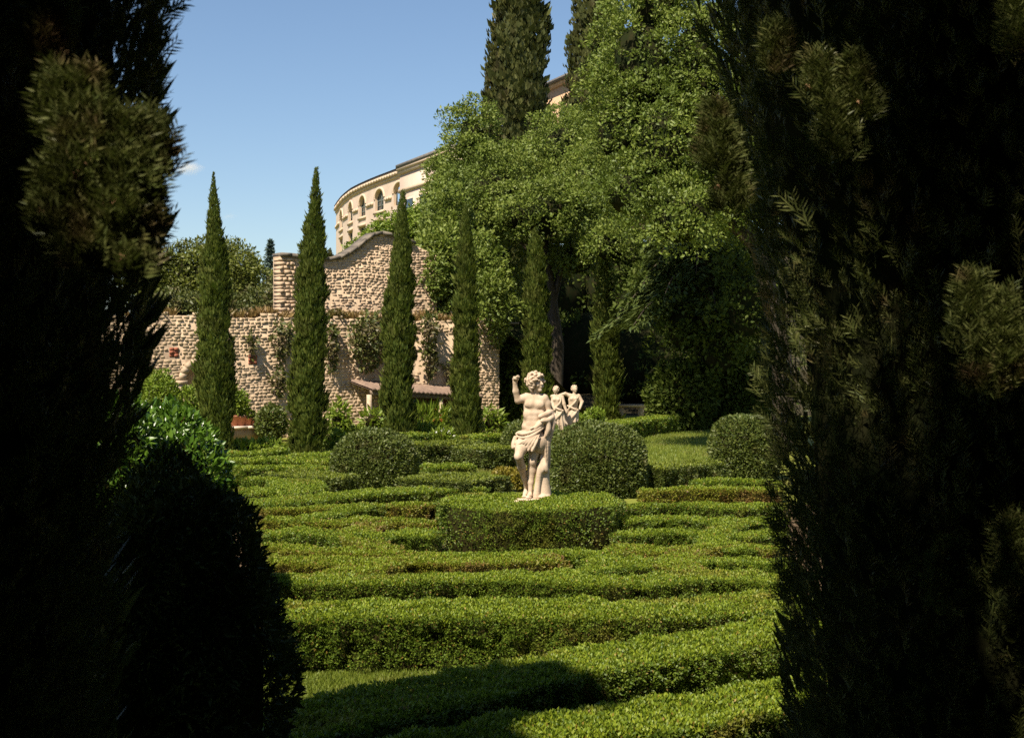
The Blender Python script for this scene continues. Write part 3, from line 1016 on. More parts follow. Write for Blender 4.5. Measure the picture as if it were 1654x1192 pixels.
ARCH_R = .60 * PS
fm = MB(); rv = MB()
for a, b in zip(edges[:-1], edges[1:]):
    m_ = (a + b) / 2; w = in_win(m_)
    pa, pb = pxy(a), pxy(b)
    def quad(z0a, z0b, z1a, z1b):
        fm.add([(pa[0], pa[1], z0a), (pb[0], pb[1], z0b), (pb[0], pb[1], z1b), (pa[0], pa[1], z1a)], [(0, 1, 2, 3)])
    if w is None:
        quad(BASE - 3, BASE - 3, EAVE, EAVE)
    else:
        c, ww = [q for q in cols if abs(m_ - q[0]) < q[1] / 2][0]
        za = WT + ARCH_R * math.sqrt(max(0, 1 - ((a - c) / (ww / 2)) ** 2)); zb = WT + ARCH_R * math.sqrt(max(0, 1 - ((b - c) / (ww / 2)) ** 2))
        quad(za, zb, EAVE, EAVE); quad(LT, LT, WB, WB); quad(BASE - 3, BASE - 3, LB, LB)
        qa, qb = pxy(a, -.45), pxy(b, -.45)
        for (x0, x1) in ((za, zb), (LT, LT)):
            rv.add([(pa[0], pa[1], x0), (pb[0], pb[1], x1), (qb[0], qb[1], x1), (qa[0], qa[1], x0)], [(0, 1, 2, 3)])
        for x0 in (WB, LB):
            rv.add([(pa[0], pa[1], x0), (pb[0], pb[1], x0), (qb[0], qb[1], x0), (qa[0], qa[1], x0)], [(0, 1, 2, 3)])
for c, w in cols:
    for e in (c - w / 2, c + w / 2):
        p, q = pxy(e), pxy(e, -.45)
        for z0, z1 in ((WB, WT), (LB, LT)):
            rv.add([(p[0], p[1], z0), (q[0], q[1], z0), (q[0], q[1], z1), (p[0], p[1], z1)], [(0, 1, 2, 3)])
fm.build('facade_wall', M['facade'], pal)
rv.build('window_reveals', M['facade_trim'], pal, kind='stuff')
for c, w in cols:
    for low in (0, 1):
        g = MB(); f2 = MB()
        z0, z1 = (LB, LT) if low else (WB, WT + ARCH_R)
        p, q = pxy(c - w / 2, -.35), pxy(c + w / 2, -.35)
        g.add([(p[0], p[1], z0), (q[0], q[1], z0), (q[0], q[1], z1), (p[0], p[1], z1)], [(0, 1, 2, 3)])
        wo = g.build('window', M['glass'], pal)
        for fr in (0.0, 0.5, 1.0):
            e = c - w / 2 + w * fr; a, b = pxy(e - w * .035, -.28), pxy(e + w * .035, -.28)
            wn = MB(); wn.hexa([(*pxy(e + sg * w * .035, o), z) for sg in (-1, 1) for o in (-.27, -.34) for z in (z0, z1)])
            wn.build('glazing_bar', M['frame_dark'], wo)
        for zz in np.linspace(z0 + .06, z1 - .06, 5):
            wn = MB(); wn.hexa([(*pxy(c + sg * w / 2, o), z) for sg in (-1, 1) for o in (-.285, -.34) for z in (zz - .06, zz + .06)])
            wn.build('glazing_bar', M['frame_dark'], wo)
    # arch surround and sill
    ar = MB(); Vv = []
    for k in range(15):
        t = math.pi * k / 14
        for r in (1.0, 1.32):
            e = c - math.cos(t) * w / 2 * (1 + (r - 1) * 0.9); z_ = WT + math.sin(t) * ARCH_R * r
            p = pxy(e, .10); Vv.append((p[0], p[1], z_))
            p = pxy(e, -.02); Vv.append((p[0], p[1], z_))
    Fq = []
    for k in range(14):
        i = k * 4
        Fq += [(i, i + 2, i + 6, i + 4), (i + 2, i + 3, i + 7, i + 6), (i, i + 4, i + 5, i + 1)]
    ar.add(Vv, Fq); ar.build('arch_surround', M['facade_trim'], pal)
    for (z0, z1, ex) in ((WB - .32, WB - .02, 1.25), (LB - .3, LB - .02, 1.2), (LT + .03, LT + .32, 1.2)):
        b_ = MB(); b_.hexa([(*pxy(c + sg * w / 2 * ex, o), z) for sg in (-1, 1) for o in (0.16, -.02) for z in (z0, z1)])
        b_.build('sill', M['facade_trim'], pal)


def band(x0, x1, z0, z1, out, name, mat, n=26):
    b_ = MB(); es = np.linspace(x0, x1, n)
    for a, b in zip(es[:-1], es[1:]):
        b_.hexa([(*pxy(e, o), z) for e in (a, b) for o in (out, -.05) for z in (z0, z1)])
    return b_.build(name, mat, pal)


band(543, 650, EAVE - .62, EAVE - .30, .14, 'cornice', M['facade_trim'])
band(543, 650, EAVE - .298, EAVE + .05, .32, 'cornice', M['facade_trim'])
band(543, 650, EAVE + .052, EAVE + .34, .2, 'roof_edge', M['eave'])
ee = [543] + [v for c, w in cols for v in (c - w * .72, c + w * .72)] + [650]
for a, b in zip(ee[0::2], ee[1::2]):
    band(a, b, WT - .55, WT - .22, .18, 'string_course', M['facade_trim'], 4)
# roof slope behind the cornice
rf = MB(); es = np.linspace(543, 650, 20)
for a, b in zip(es[:-1], es[1:]):
    p, q, r, s = pxy(a, .3), pxy(b, .3), pxy(b, -7), pxy(a, -7)
    rf.add([(p[0], p[1], EAVE + .35), (q[0], q[1], EAVE + .35), (r[0], r[1], EAVE + 1.6), (s[0], s[1], EAVE + 1.6)], [(0, 1, 2, 3)])
rf.build('roof', M['roof_tile'], pal)
# straight pavilion at the right of the curve, standing a little proud
pv0 = pxy(650, .3); dv = pxy(650, 0) - pxy(640, 0); dv /= np.linalg.norm(dv); nv_ = np.array([dv[1], -dv[0]])
if nv_ @ -pv0 < 0: nv_ = -nv_
def pvp(a, o, z): q = pv0 + dv * a + nv_ * o; return (q[0], q[1], z)
b_ = MB(); b_.hexa([pvp(a, o, z) for a in (0, 16) for o in (0, -9) for z in (BASE - 3, EAVE + .0)]); b_.build('pavilion_wall', M['facade'], pal)
b_ = MB(); b_.hexa([pvp(a, o, z) for a in (-.15, 16) for o in (.2, -9) for z in (EAVE - .5, EAVE - .12)]); b_.build('cornice', M['facade_trim'], pal)
b_ = MB(); b_.hexa([pvp(a, o, z) for a in (-.25, 16) for o in (.32, -9) for z in (EAVE - .118, EAVE + .2)]); b_.build('cornice', M['facade_trim'], pal)
b_ = MB(); b_.hexa([pvp(a, o, z) for a in (-.25, 16) for o in (.38, -9) for z in (EAVE + .202, EAVE + .55)]); b_.build('roof_edge', M['eave'], pal)
b_ = MB(); b_.hexa([pvp(a, o, z) for a in (-.15, 16) for o in (.15, -9) for z in (EAVE - 2.5, EAVE - 2.1)]); b_.build('string_course', M['facade_trim'], pal)
for k in range(3):
    a0 = 2.0 + k * 4.6
    fr = MB(); fr.hexa([pvp(a, o, z) for a in (a0 - .2, a0 + 2.6) for o in (.06, -.3) for z in (EAVE - 6.4, EAVE - 3.2)])
    wo = fr.build('window', M['facade_trim'], pal)
    g = MB(); g.hexa([pvp(a, o, z) for a in (a0, a0 + 2.4) for o in (.075, .0) for z in (EAVE - 6.2, EAVE - 3.4)]); g.build('pane', M['glass'], wo)

# house high on the hill
hh = empty('hilltop_house', (4.5, 150, 20), 'peach walled house corner with dark eaves high between two tall cypresses', 'building')
A_, B_ = np.array([(850 - 827) / F * 157, 157.0]), np.array([(968 - 827) / F * 140, 140.0])
hd = (B_ - A_) / np.linalg.norm(B_ - A_); hn = np.array([hd[1], -hd[0]])
if hn @ -A_ < 0: hn = -hn
HE = CAM_Z + 462 / F * 145.5
Lh = np.linalg.norm(B_ - A_)
def hp(a, o, z): q = A_ + hd * a + hn * o; return (q[0], q[1], z)
b_ = MB(); b_.hexa([hp(a, o, z) for a in (0, Lh) for o in (0, -10) for z in (16, HE - .5)]); b_.build('house_wall', M['facade_peach'], hh)
b_ = MB(); b_.hexa([hp(a, o, z) for a in (-.4, Lh + .5) for o in (.35, -10) for z in (HE - .5, HE - .12)]); b_.build('cornice', M['facade_peach'], hh)
b_ = MB(); b_.hexa([hp(a, o, z) for a in (-.8, Lh + .9) for o in (.8, -10) for z in (HE - .118, HE + .12)]); b_.build('eaves', M['eave'], hh)
b_ = MB(); b_.add([hp(-.8, .8, HE + .13), hp(Lh + .9, .8, HE + .13), hp(Lh - 3, -4.5, HE + 2.2), hp(3, -4.5, HE + 2.2), hp(Lh + .9, -10, HE + .13), hp(-.8, -10, HE + .13)], [(0, 1, 2, 3), (3, 2, 4, 5), (0, 3, 5, 5), (1, 4, 2, 2)]); b_.build('roof', M['roof_tile'], hh)
for k in range(3):
    a0 = 5 + k * 4.2
    fr = MB(); fr.hexa([hp(a, o, z) for a in (a0, a0 + 1.3) for o in (.05, -.2) for z in (HE - 5.2, HE - 3.0)])
    wo = fr.build('window', M['facade_trim'], hh)
    g = MB(); g.hexa([hp(a, o, z) for a in (a0 + .15, a0 + 1.15) for o in (.065, -.1) for z in (HE - 5.05, HE - 3.15)]); g.build('pane', M['glass'], wo)

# ------------------------------------------------------------------ lean-to shelter, ledge, pots against the wall
sh = empty('lean_to_shelter', wp(wall_u(640), -1, 0), 'low tiled lean-to shelter on a white post against the stone wall', 'shelter')
ua, ub = wall_u(566), wall_u(742)
def rz(u, s): return (1.98 + s * 0.16) - (u - ua) / (ub - ua) * 0.33
n_t = 26
for k in range(n_t):
    x0, x1 = ua + (ub - ua) * k / n_t, ua + (ub - ua) * (k + 1) / n_t
    b_ = MB()
    prof = [(x0, 0.0), (x0 + (x1 - x0) * .25, .055), (x0 + (x1 - x0) * .55, .07), (x1 - (x1 - x0) * .12, .02), (x1, 0.0)]
    Vv = []
    for s in (-1.75 - .05 * random.random(), 0.0):
        for uq, dz in prof:
            Vv.append(wp(uq, s, rz(uq, s) + dz + .06))
        for uq, dz in prof:
            Vv.append(wp(uq, s, rz(uq, s)))
    Fq = []
    for j in range(4): Fq += [(j, j + 1, 10 + j + 1, 10 + j), (5 + j, 15 + j, 16 + j, 6 + j), (j, 5 + j, 6 + j, j + 1)]
    b_.add(Vv, Fq); b_.build('roof_tile', M['roof_tile'], sh)
b_ = MB(); b_.hexa([wp(u, s, rz(u, s) - dz) for u in (ua, ub) for s in (-1.68, -1.55) for dz in (.16, .012)]); b_.build('beam', M['wood'], sh)
for px in (596, 711):
    u = wall_u(px, -1.6)
    b_ = MB(); b_.hexa([wp(u + du, s, z) for du in (-.07, .07) for s in (-1.68, -1.54) for z in (0, rz(u, -1.6) - .17)]); b_.build('post', M['marble_grey'], sh)
b_ = MB(); b_.hexa([wp(u, s, z) for u in (wall_u(668), ub + .5) for s in (-.16, -.09) for z in (0, 1.55)]); b_.build('back_wall', M['red_plaster'], sh)
b_ = MB(); b_.hexa([wp(u, s, z) for u in (wall_u(586, -1.3), wall_u(622, -1.3)) for s in (-1.5, -1.0) for z in (.62, .72)]); b_.build('shelf', M['pale_stone'], sh)
b_ = MB(); b_.hexa([wp(u, s, z) for u in (wall_u(592, -1.2), wall_u(618, -1.2)) for s in (-1.4, -1.1) for z in (0, .618)]); b_.build('shelf_support', M['pale_stone'], sh)

pd = empty('stone_pedestal', pt(585, 690, 56) * [1, 1, 0], 'small round stone pedestal below the end of the lean-to', 'pedestal')
b_ = MB(); b_.lathe([(.30, 0), (.30, .12), (.24, .14), (.21, .40), (.25, .44), (.29, .48), (.29, .58), (.20, .60)], world_loc(pd), 18); b_.build('shaft', M['marble_grey'], pd, smooth=False)

lg = empty('stone_ledge', wp(wall_u(380, -1.2), -1.2, 0), 'low masonry ledge with a pale stone top holding flower pots', 'ledge')
l0, l1 = wall_u(268, -1.2), wall_u(418, -1.2)
b_ = MB(); b_.hexa([wp(u, s, z) for u in (l0, l1) for s in (-1.5, -.9) for z in (0, .45)]); b_.build('ledge_wall', M['plaster_ochre'], lg)
for k in range(6):
    x0 = l0 + (l1 - l0) * k / 6; x1 = l0 + (l1 - l0) * (k + 1) / 6 - .01
    b_ = MB(); b_.hexa([wp(u, s, z) for u in (x0, x1) for s in (-1.58, -.85) for z in (.452, .54)]); b_.build('top_slab', M['pale_stone'], lg)


def pot_mesh(mb, c, r, h):
    mb.lathe([(r * .68, 0), (r * .95, h * .78), (r * 1.08, h * .79), (r * 1.1, h), (r * .95, h), (r * .9, h * .9), (0.01, h * .9)], c, 16)


POT_LABELS = [('terracotta pot with a leafy citrus bush, in front of the arched niche', 303, .25, 1.0),
              ('small terracotta pot with low leaves, just left of the first cypress', 316, .19, .45),
              ('terracotta pot with an upright citrus, nearest the first cypress on the ledge', 375, .24, .95),
              ('terracotta pot with pale flowering citrus, midway between cypress and round shrub', 387, .22, .85),
              ('empty looking terracotta pot at the shrub end of the ledge', 399, .18, .25),
              ('tiny terracotta pot at the very end of the ledge', 408, .12, .12)]
for lab, px, r, ph in POT_LABELS:
    u = wall_u(px, -1.2); c = wp(u, -1.22, .541)
    root = empty('flower_pot', c, lab, 'flower pot', 'terracotta pots on the ledge')
    b_ = MB(); pot_mesh(b_, c, r, r * 1.55); b_.build('pot', M['terracotta'], root, smooth=False)
    n = int(900 * ph); d = rand3(n)
    P = c + np.array([0, 0, r * 1.5 + ph * .5]) + d * np.array([r * 1.5, r * 1.5, ph * .5]) * (0.5 + .5 * RNG.random((n, 1)))
    b_ = MB(); shell_leaves(b_, P, d, .13, .06, .8, .2); b_.build('plant', M['fresh_leaf'], root, kind='stuff')
    b_ = MB(); b_.tube([c + [0, 0, r * 1.3], c + [0.02, 0, r * 1.5 + ph * .6]], [.02, .012], 6); b_.build('stem', M['bark'], root)

# ------------------------------------------------------------------ box parterre
def seg(pts, z): return [at(x, y, z) for x, y in pts]
H = hedge
H(seg([(330, 990), (560, 984), (820, 982), (1060, 984), (1300, 968)], .5), .5, .92, 'thick front box hedge with the tallest sunlit face, first full row of the parterre', uneven=.04)
H([(-2.2, 8.05), (-1.16, 9.0), (.77, 10.75), (2.6, 12.1)], .5, .8, 'slanting box hedge half in shadow at the bottom, its right end in sun', seed=2)
H([(-1.3, 7.62), (-.3, 8.3), (.85, 8.95), (2.3, 9.85)], .5, .72, 'nearest box hedge with bright fresh top at the bottom right corner', seed=3)
H(seg([(420, 931), (600, 936), (800, 930), (1000, 938), (1150, 929), (1290, 936)], .5), .5, 0.62, 'second long row of low box, directly behind the thick front hedge', 'box_leaf', seed=4)
H(seg([(430, 905), (560, 908), (680, 902), (800, 906), (905, 900)], .48), .48, 0.48, 'third row of box on the left, wavy, below the square hedge block', 'box_leaf_dry', seed=5)
H(seg([(950, 905), (1050, 911), (1150, 904), (1280, 910)], .48), .48, 0.51, 'third row of box on the right, in front of the tree at right', 'box_leaf', seed=6)
H(seg([(440, 880), (500, 886), (575, 889), (650, 893), (720, 897)], .46), .46, 0.39, 'browned patchy box strip left of the block hedge', 'box_leaf_dry', seed=7)
H(seg([(715, 892), (800, 896), (900, 890), (1005, 893)], .48), .48, 0.47, 'box strip running along the front foot of the block hedge', 'box_leaf', seed=39)
H(seg([(590, 866), (640, 862), (705, 862)], .52), .52, .62, 'short box hedge with a dark gap, touching the block hedge at left', seed=8)
H(seg([(1000, 880), (1080, 889), (1170, 880), (1260, 888)], .46), .46, 0.42, 'box strip with brown twigs right of the block hedge', 'box_leaf_dry', seed=9)
H(seg([(1000, 862), (1090, 858), (1180, 864), (1250, 858)], .46), .46, 0.47, 'wavy box row right of the block hedge with a dark hollow', seed=10)
H(seg([(425, 862), (480, 858), (540, 864), (580, 868)], .46), .46, 0.48, 'rounded box scroll left of the block hedge, light green', seed=11)
H(seg([(430, 838), (540, 842), (620, 838), (700, 842)], .46), .46, 0.42, 'low box row level with the middle of the block hedge, left side', 'box_leaf_dry', seed=12)
H(seg([(1005, 840), (1090, 836), (1170, 842), (1260, 838)], .46), .46, 0.47, 'low box row level with the middle of the block hedge, right side', seed=13)
H(seg([(430, 821), (560, 817), (640, 815), (705, 812)], .46), .46, 0.39, 'thin brownish box edging rising to the right, left of the statue hedge', 'box_leaf_dry', seed=14)
H(seg([(1005, 820), (1100, 816), (1180, 820), (1260, 815)], .46), .46, 0.39, 'thin box edging on the right under the strip of bare soil', 'box_leaf', seed=15)
H(seg([(395, 812), (480, 806), (580, 797), (680, 790), (770, 786)], .5), .5, .8, 'long curved box hedge with a lit top, in front of the left dome', seed=16)
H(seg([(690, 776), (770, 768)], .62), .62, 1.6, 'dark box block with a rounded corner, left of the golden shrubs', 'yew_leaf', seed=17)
H(seg([(1035, 791), (1140, 790), (1260, 792)], .45), .45, 0.42, 'box edging above bare soil, below the right dome', 'box_leaf_dry', seed=18)
H(seg([(1125, 778), (1190, 777), (1260, 779)], .4), .4, .5, 'short box edging touching the foot of the right dome', 'box_leaf', seed=19)
H(seg([(1040, 757), (1090, 751), (1145, 745)], .55), .55, .9, 'small slanting hedge between the two right hand domes, beside the sunny lawn', 'yew_leaf', seed=20)
H(seg([(390, 792), (440, 797), (480, 786), (470, 774), (420, 770)], .45), .45, 1.0, 'tongue shaped box scroll with a rounded end at far left', seed=21)
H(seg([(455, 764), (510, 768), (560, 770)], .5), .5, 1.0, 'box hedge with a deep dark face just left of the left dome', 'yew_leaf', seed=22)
H(seg([(380, 757), (450, 754), (540, 757)], .45), .45, .8, 'far box scroll on the left, second from the leafy border', seed=23)
H(seg([(385, 745), (440, 741), (500, 744), (560, 740)], .45), .45, .9, 'far box scroll on the left, just before the second cypress', seed=24)
H(seg([(490, 737), (540, 733), (590, 734)], .5), .5, .9, 'box hedge end at the foot of the second cypress, right side', seed=25)
H(seg([(340, 728), (400, 731), (455, 726)], .45), .45, 0.47, 'thin far box edging left of the second cypress', seed=26)
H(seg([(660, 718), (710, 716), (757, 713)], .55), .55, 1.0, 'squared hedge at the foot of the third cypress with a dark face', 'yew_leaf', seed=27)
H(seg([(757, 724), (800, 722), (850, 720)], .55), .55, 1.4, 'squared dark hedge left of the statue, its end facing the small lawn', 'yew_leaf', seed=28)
H(seg([(690, 776 - 22), (760, 752)], .2), .2, .8, 'low clipped grass edged box strip on the small lawn', 'box_leaf', seed=29)
H(seg([(750, 707), (800, 704), (850, 703)], .5), .5, .8, 'far lit hedge behind the squared one, left of the main statue', seed=30)
H(seg([(930, 700), (1010, 681), (1090, 672), (1215, 665)], .62), .62, .9, 'long hedge along the back lawn, sunlit at its left end and shaded to the right', 'box_leaf', seed=31)
H(seg([(600, 705), (640, 704), (680, 700)], .45), .45, .7, 'far low hedge behind the third cypress', seed=32)

for k, (pts, lab) in enumerate([
        ([(520, 930), (600, 917), (640, 903)], 'slanting box connection between second and third rows at left'),
        ([(880, 932), (960, 918), (1040, 906)], 'slanting box connection between second and third rows below the block hedge'),
        ([(1130, 930), (1090, 908), (1120, 890)], 'curl of box crossing the rows at right'),
        ([(1200, 888), (1150, 868), (1180, 846)], 'upper curl of box at right, near the dark tree'),
        ([(620, 888), (575, 866), (610, 846)], 'upper curl of box left of the block hedge'),
        ([(470, 842), (540, 828), (600, 818)], 'slanting box link below the long curved hedge')]):
    H(seg(pts, .47), .47 + .01 * (k % 3), .40, lab, 'box_leaf' if k % 2 else 'box_leaf_dry', seed=70 + k)

# square hedge round the pedestal of the main statue
pc = np.array([(855 - 827) / F * 20.75, 20.75])
pr_ = 1.30
sq = []
for k in range(25):
    a = 2 * math.pi * k / 24 + math.pi / 4
    e = 5.0
    q = (abs(math.cos(a)) ** e + abs(math.sin(a)) ** e) ** (-1 / e)
    sq.append(pc + pr_ * .545 * q * np.array([math.cos(a), math.sin(a)]))
H(sq, .70, 1.18, 'tall clipped block hedge ringing the foot of the main statue', 'box_leaf', name='block_hedge', group=None, seed=40, hole=-.5)

dome(603, 797, 139, 99, 'clipped dome left of the statue, between the second and third cypresses', seed_ if False else 'yew_leaf')
dome(967, 806, 164, 118, 'largest clipped dome, directly right of the main statue')
dome(1203, 777, 112, 104, 'clipped dome at right, its edge against the dark tree')
dome(858, 757, 98, 76, 'small dark dome half hidden behind the main statue')

# golden shrubs, border plants
bush(812, 793, 36, 36, 'golden yellow little shrub left of the statue legs, outer one', 'golden_leaf', name='golden_shrub', seed=1)
bush(842, 794, 38, 38, 'golden yellow little shrub touching the statue legs', 'golden_leaf', name='golden_shrub', seed=2)
bush(438, 713, 50, 58, 'round grey green shrub between the first two cypresses', 'yew_leaf', name='round_shrub', seed=3, rough=.06)
bush(757, 714, 44, 52, 'conical dark shrub at the foot of the fourth cypress', 'cypress_leaf', name='round_shrub', seed=4, rough=.08, Y=49.5)
bush(262, 700, 62, 96, 'tall loose bush left of the arched niche', 'fresh_leaf', seed=5, Y=44, rough=.25)
bush(250, 680, 70, 70, 'dark shrub against the wall at far left', 'ivy_leaf', seed=6, Y=45)
for i, (px, by, w, h, lab) in enumerate([
        (395, 737, 48, 24, 'leafy border clump left of the second cypress, outer one'), (432, 735, 46, 22, 'leafy border clump beside the trunk of the second cypress'),
        (358, 738, 44, 22, 'leafy border clump by the first cypress'), (535, 726, 40, 30, 'leafy border clump right of the second cypress'), (570, 712, 46, 22, 'leafy border clump below the stone pedestal')]):
    bush(px, by, w, h, lab, 'fresh_leaf', name='border_plant', group='leafy border plants before the wall', L=.16, aspect=.42, seed=10 + i, spiky=.5, cat='plant')
for i, (px, by, w, h, lab) in enumerate([
        (548, 708, 34, 54, 'tall fresh green shrub right of the second cypress'), (603, 700, 36, 36, 'fresh green shrub beside the stone pedestal'),
        (795, 699, 34, 38, 'drooping light green shrub right of the fourth cypress')]):
    bush(px, by, w, h, lab, 'fresh_leaf', name='oleander', L=.28, aspect=.28, seed=20 + i, rough=.3, droop=.2, dens=1.4, Y=48 + i * 2.5, cat='shrub')
bush(690, 702, 62, 42, 'clump of tall green daylily leaves beside the third cypress', 'fresh_leaf', name='daylily_clump', L=.45, aspect=.12, spiky=1.1, seed=31, Y=52, flower='petal_orange', nflower=11, cat='plant', rough=.25)
bush(722, 690, 56, 52, 'taller shrub with pale orange flowers between third and fourth cypress', 'fresh_leaf', name='flowering_shrub', L=.24, aspect=.3, seed=32, Y=55, flower='petal_pink', nflower=16, rough=.3)
bush(672, 712, 50, 24, 'spread of flowering perennials at the foot of the third cypress', 'fresh_leaf', name='perennial_clump', L=.22, aspect=.2, spiky=.8, seed=33, Y=49, flower='petal_orange', nflower=10, cat='plant')
bush(712, 716, 44, 22, 'white flowered clump behind the squared hedge', 'fresh_leaf', name='perennial_clump', L=.22, aspect=.2, spiky=.8, seed=34, Y=48.5, flower='petal_white', nflower=12, cat='plant')
bush(960, 694, 34, 34, 'small bright shrub left of the sixth cypress foot', 'fresh_leaf', seed=35, Y=50)
bush(940, 694, 24, 24, 'small bright shrub right of the far statues', 'fresh_leaf', seed=36, Y=49)
bush(568, 692, 52, 78, 'climbing rose on the wall left of the lean-to', 'ivy_leaf', name='climbing_rose', seed=37, Y=57.5, flower='petal_pink', nflower=30, rough=.3, L=.16)
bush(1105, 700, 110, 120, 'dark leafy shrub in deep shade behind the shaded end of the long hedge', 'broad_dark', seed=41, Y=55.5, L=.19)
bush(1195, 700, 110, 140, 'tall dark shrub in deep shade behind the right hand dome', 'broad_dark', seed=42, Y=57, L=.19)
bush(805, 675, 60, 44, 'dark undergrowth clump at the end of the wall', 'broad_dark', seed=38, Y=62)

# ivy and shrubs on the wall
def on_wall(px, py, wpx, hpx, label, mat, s=0.0, thick=.30, name='ivy_patch', L=.17, seed=0, dens=1.5, cat='creeper', taper=0.3, group='creepers on the garden walls'):
    u = wall_u(px, s); Y = wp(u, s, 0)[1]; k = Y / F
    # along-wall length seen foreshortened: solve from columns
    hu = abs(wall_u(px + wpx / 2, s) - wall_u(px - wpx / 2, s)) / 2; hz = hpx / 2 * k
    zc = CAM_Z + (HZ - py) * k
    root = empty(name, wp(u, s - .05, zc), label, cat, group)
    n = min(int(4 * hu * hz * dens / (0.25 * L * L * .6)), 9000)
    a = RNG.uniform(-1, 1, n); b = RNG.uniform(-1, 1, n)
    ok = (a ** 2 / (1 - taper * np.clip(-b, 0, 1)) ** 2 + b ** 2) < 1 + .35 * vnoise(np.column_stack([a * 2, b * 2, np.full(n, seed)]), 1.6, seed)
    a, b = a[ok], b[ok]
    bulge = thick * np.clip(1 - a ** 2 - b ** 2, .1, 1) ** .5
    P = np.array([wp(u + x * hu, s - .08 - t * RNG.random() ** .6, zc + y * hz) for x, y, t in zip(a, b, bulge)])
    N = norm(np.column_stack([-WN[0] + a * .3 * WU[0], -WN[1] + a * .3 * WU[1], .25 + b * .3]))
    mb = MB(); shell_leaves(mb, P, N, L, L * .55, .7, -.1); mb.build('foliage', M[mat], root, kind='stuff')
    st = MB()
    for q in range(3):
        st.tube([wp(u + (q - 1) * hu * .3, s - .06, zc - hz), wp(u + (q - 1) * hu * .1, s - .07, zc + hz * .6)], [.015, .008], 5)
    st.build('stems', M['bark'], root, kind='stuff')
    return root
on_wall(452, 550, 34, 70, 'brown green creeper hanging from the wall top left of the second cypress', 'ivy_leaf', seed=1)
on_wall(404, 556, 14, 46, 'narrow dark creeper streak between the first two cypresses', 'ivy_leaf', seed=2, thick=.15)
on_wall(446, 615, 26, 50, 'green creeper low on the wall beside the second cypress', 'ivy_leaf', seed=3)
on_wall(532, 560, 22, 84, 'creeper strip right behind the second cypress', 'ivy_leaf', seed=4)
on_wall(590, 553, 66, 96, 'large creeper mass above the lean-to roof', 'ivy_leaf', seed=5, thick=.9)
on_wall(583, 545, 50, 50, 'bushy growth on the wall top left of the third cypress', 'ivy_leaf', seed=6, thick=1.2, name='wall_shrub')
on_wall(687, 535, 30, 70, 'brownish creeper right of the third cypress', 'ivy_leaf', seed=7, thick=.5)
on_wall(690, 585, 26, 60, 'creeper right above the lean-to, right of the third cypress', 'ivy_leaf', seed=8, thick=.3)
on_wall(722, 600, 16, 36, 'small yellowish creeper beside the fourth cypress', 'ivy_leaf', seed=9, thick=.3)
on_wall(795, 500, 34, 130, 'leafy branches hanging over the end of the garden wall', 'broad_leaf', seed=14, thick=.9, L=.15, dens=2.2)
on_wall(698, 446, 34, 84, 'leafy growth hiding the right end of the upper wall', 'broad_leaf', s=S_UP, seed=15, thick=.7, L=.15, dens=2.2)
bush(824, 690, 46, 150, 'tall dark shrub standing at the end of the garden wall', 'broad_dark', seed=43, Y=57.0, L=.18, rough=.25)
on_wall(540, 512, 40, 22, 'tuft of shrubs on the ledge of the upper wall', 'ivy_leaf', s=.6, seed=10, thick=.5, name='wall_shrub')
on_wall(640, 520, 50, 30, 'olive green tuft below the upper wall', 'ivy_leaf', s=.6, seed=11, thick=.5, name='wall_shrub')

# ------------------------------------------------------------------ row of clipped cypresses
def row_cypress(px, tip, base_py, widths, label, seed, lean=(0, 0), n=38000):
    Y = CAM_Z * F / (base_py - HZ); k = Y / F
    H_ = (base_py - tip) * k
    prof = sorted([((base_py - y) / (base_py - tip), w * k * .69) for y, w in widths])
    prof = [(0.0, prof[0][1] * .96)] + prof + [(1.0, .02)]
    return cypress(((px - 827) * k, Y, 0), H_, prof, label, n=n, L=.0034 * Y, W=.0011 * Y, rough=.42, group='row of columnar cypresses before the wall', lean=lean, seed=seed, stretch=.6, holes=.8)
row_cypress(348, 280, 740, [(310, 5), (340, 11), (400, 19), (460, 26), (540, 31), (620, 32), (700, 29)], 'slender cypress before the arched niche, farthest left of the row', 1, (-.05, 0))
row_cypress(496, 272, 733, [(300, 7), (340, 13), (400, 21), (460, 27), (540, 31), (620, 32), (700, 31)], 'tallest looking clipped cypress, silhouetted beside the curved palace', 2, (.28, 0), n=42000)
row_cypress(643, 308, 716, [(330, 6), (370, 11), (420, 17), (480, 25), (560, 30), (640, 31), (700, 28)], 'clipped cypress in front of the lean-to and swept wall', 3, (.17, 0))
row_cypress(753, 332, 712, [(355, 6), (400, 13), (450, 17), (500, 21), (560, 24), (640, 25), (690, 24)], 'clipped cypress with a conical shrub at its foot', 4, (-.02, 0))
row_cypress(868, 370, 700, [(390, 8), (430, 16), (470, 21), (520, 24), (580, 26), (650, 25)], 'clipped cypress directly behind the main statue', 5, (-.08, 0))
row_cypress(981, 392, 682, [(415, 6), (450, 13), (500, 19), (560, 23), (620, 24), (670, 22)], 'clipped cypress at the edge of deep shade, farthest right of the row', 6, (-.25, 0))

